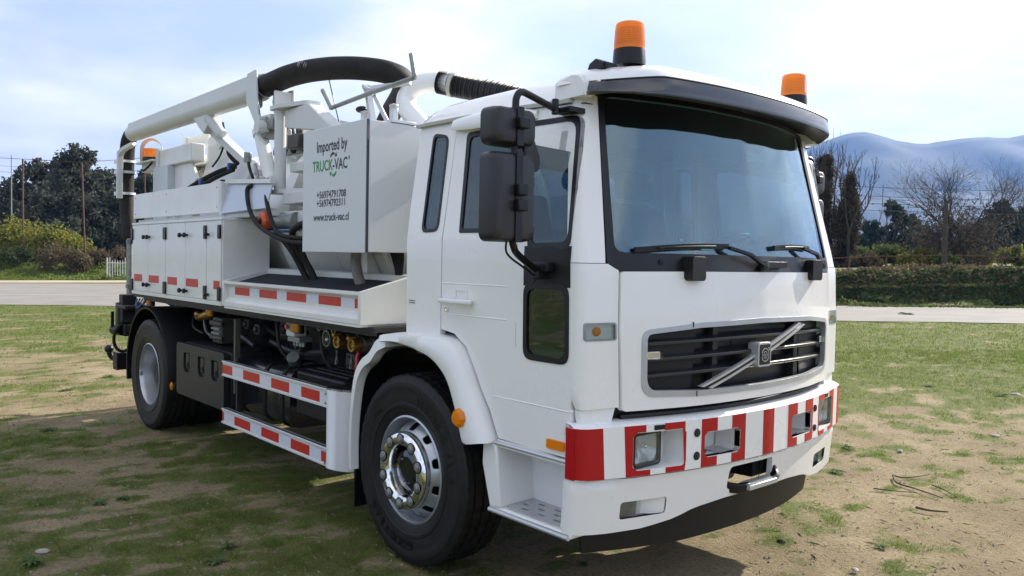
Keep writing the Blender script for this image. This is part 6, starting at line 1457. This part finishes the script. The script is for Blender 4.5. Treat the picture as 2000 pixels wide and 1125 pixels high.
MB().lathe([(0, 0), (.108, 0), (.112, .015), (.106, .045), (0, .045)], bc_, 'z', 26).build('beacon_base', 'black', wb, smooth=40)
MB().lathe([(0, .046), (.103, .046), (.101, .125), (.095, .14), (0, .143)], bc_, 'z', 26).build('beacon_lens', 'amber', wb, smooth=40)
MB().tube(spline([(-5.84, -.80, 2.71), (-5.83, -.80, 2.88), (-5.76, -.76, 2.955), (-5.70, -.70, 2.955), (-5.63, -.66, 2.88), (-5.62, -.65, 2.71)], 6), .012, 6, sq=(.02, .008)).build('beacon_guard', 'grey_white', wb)
MB().tube(spline([(-5.8, -.82, 2.62), (-5.65, -.84, 2.60), (-5.55, -.82, 2.64), (-5.5, -.8, 2.68)], 4), .012, 6).build('beacon_cable', 'hose', wb)
# cables with blue ties over the tank shoulder
for pts in ([(-3.5, -.70, 2.50), (-3.7, -.78, 2.46), (-4.1, -.85, 2.36), (-4.3, -.9, 2.26), (-4.35, -.9, 2.1)], [(-3.5, -.72, 2.47), (-3.75, -.80, 2.40), (-4.05, -.86, 2.30), (-4.15, -.9, 2.2), (-4.2, -.9, 2.1)], [(-3.45, -.70, 2.52), (-3.55, -.74, 2.62), (-3.62, -.70, 2.75)]):
    MB().tube(spline(pts, 6), .022, 8).build('cable_bundle', 'hose', T, smooth=60)
for x, y, z in ((-3.95, -.83, 2.375), (-3.55, -.72, 2.50)): MB().box((x-.022, x+.022), (y-.034, y+.034), (z-.034, z+.034)).build('cable_tie', 'blue_fitting', T, .01)
# top pipework on the tank
R = random.Random(12)
tp = MB().box((-3.3, -1.6), (-.42, -.34), (2.55, 2.60)).build('tank_top_rail', 'grey_white', T); tp.location.z = .05
for k in range(9):
    x = -3.2+.17*k; MB().tube(spline([(x, -.45, 2.56), (x+.15, -.50, 2.60+.05*R.random()), (x+.35, -.52, 2.58+.05*R.random()), (x+.6, -.48, 2.56)], 5), .02+.012*R.random(), 8).build('tank_top_cable', R.choice(['hose', 'hose', 'blue_fitting', 'chassis']), tp)
mh = MB().lathe([(0, .18), (.14, .16), (.17, .10), (.17, 0), (.21, 0), (.21, -.03), (.17, -.04), (.17, -.2)], (-3.05, -.15, 2.66), 'z', 28).build('manway', 'white_body', T, smooth=40); mh.location.z = .05
for k in range(6):
    a = k*1.047; MB().cyl((-3.05+.19*math.cos(a), -.15+.19*math.sin(a), 2.62), (-3.05+.19*math.cos(a), -.15+.19*math.sin(a), 2.73), .016, 8).build('manway_bolt', 'black', mh)
MB().tube(spline([(-2.95, -.45, 2.60), (-2.88, -.50, 2.80), (-2.80, -.50, 2.78), (-2.78, -.48, 2.58)], 5), .018, 8).build('tank_top_pipe', 'hose', tp)
for x, y, z, w in ((-2.75, -.55, 2.62, .09), (-2.55, -.55, 2.60, .10), (-2.35, -.50, 2.63, .08), (-1.95, -.62, 2.55, .10), (-1.8, -.60, 2.52, .08)):
    MB().box((x-w, x+w), (y-w*.6, y+w*.6), (z-w*.6, z+w*.6)).cyl((x, y, z), (x, y, z+w*1.2), w*.3, 10).build('top_valve', R.choice(['engine', 'chassis', 'steel_old']), tp, .01)
MB().box((-2.30, -1.95), (-.50, -.30), (2.58, 2.72)).build('top_junction_box', 'panel_grey', tp, .01)
# discharge elbow and ribbed hose
el = MB().tube(spline([(-.80, -.30, 2.35), (-.90, -.32, 2.50), (-1.10, -.34, 2.66), (-1.27, -.34, 2.80), (-1.29, -.32, 2.90), (-1.20, -.28, 2.965), (-1.08, -.22, 2.975), (-.98, -.17, 2.955)], 8), .073, 24).build('discharge_elbow', 'white', T, smooth=60)
path = spline([(-1.06, -.21, 2.975), (-.90, -.11, 2.93), (-.55, .10, 2.84), (-.30, .30, 2.72), (-.25, .40, 2.5)], 110)
MB().tube(path, .08, 18, radf=lambda t: .076+.010*math.sin(t*len(path)*1.05)).build('ribbed_hose', 'hose_rib', el, smooth=60) if 'hose_rib' in MATS else MB().tube(path, .08, 18, radf=lambda t: .078+.006*math.sin(t*len(path)*1.15)).build('ribbed_hose', mat('hose_rib', (.020, .020, .022), .5), el, smooth=60)
p0, p1 = path[66], path[80]; MB().tube([p0, p1], .087, 20).build('hose_band', 'beige_trim', el)
MB().tube(spline([(-1.0, -.40, 2.50), (-.85, -.35, 2.60), (-.7, -.3, 2.65), (-.5, -.2, 2.66)], 5), .014, 8).build('blue_hose', 'blue_fitting', el)
# lance rack
lr = MB().tube(spline([(-1.315, -1.0, 2.834), (-1.25, -1.0, 2.765), (-1.19, -1.0, 2.70), (-1.155, -1.0, 2.70), (-.75, -1.0, 2.725), (-.27, -1.0, 2.748), (-.215, -1.0, 2.755), (-.225, -1.0, 2.80), (-.252, -1.0, 2.893)], 4), .015, 8).build('lance_rod', 'steel_old', T, smooth=50)
rk = MB().tube([(-.78, -.92, 2.52), (-.80, -.96, 2.80)], .02, 4, sq=(.022, .014)).tube([(-.62, -.90, 2.52), (-.70, -.97, 2.72)], .02, 4, sq=(.016, .012)).tube([(-.80, -.95, 2.78), (-.55, -.80, 2.80)], .02, 4, sq=(.018, .012)).tube([(-.84, -.95, 2.77), (-.80, -.99, 2.79), (-.74, -.99, 2.76)], .012, 6).build('lance_rack', 'alu', T, .002)
MB().box((-.90, -.45), (-1.0, -.82), (2.521, 2.54)).build('rack_base', 'alu', rk, .003)
for x in (-.86, -.52): MB().box((x-.02, x+.02), (-.96, -.92), (2.54, 2.62)).lathe([(0, .0), (.022, .0), (.03, .03), (0, .04)], (x, -.94, 2.61), 'z', 12).build('rack_clamp', 'alu', rk, .004)
MB().ball((-.90, -.94, 2.66), .045, 12, (1.1, .8, .5)).build('clamp_knob', 'black', rk)
MB().tube([(-1.62, -.80, 3.03), (-1.35, -.80, 2.45)], .004, 5).build('stay_cable', 'black', T)
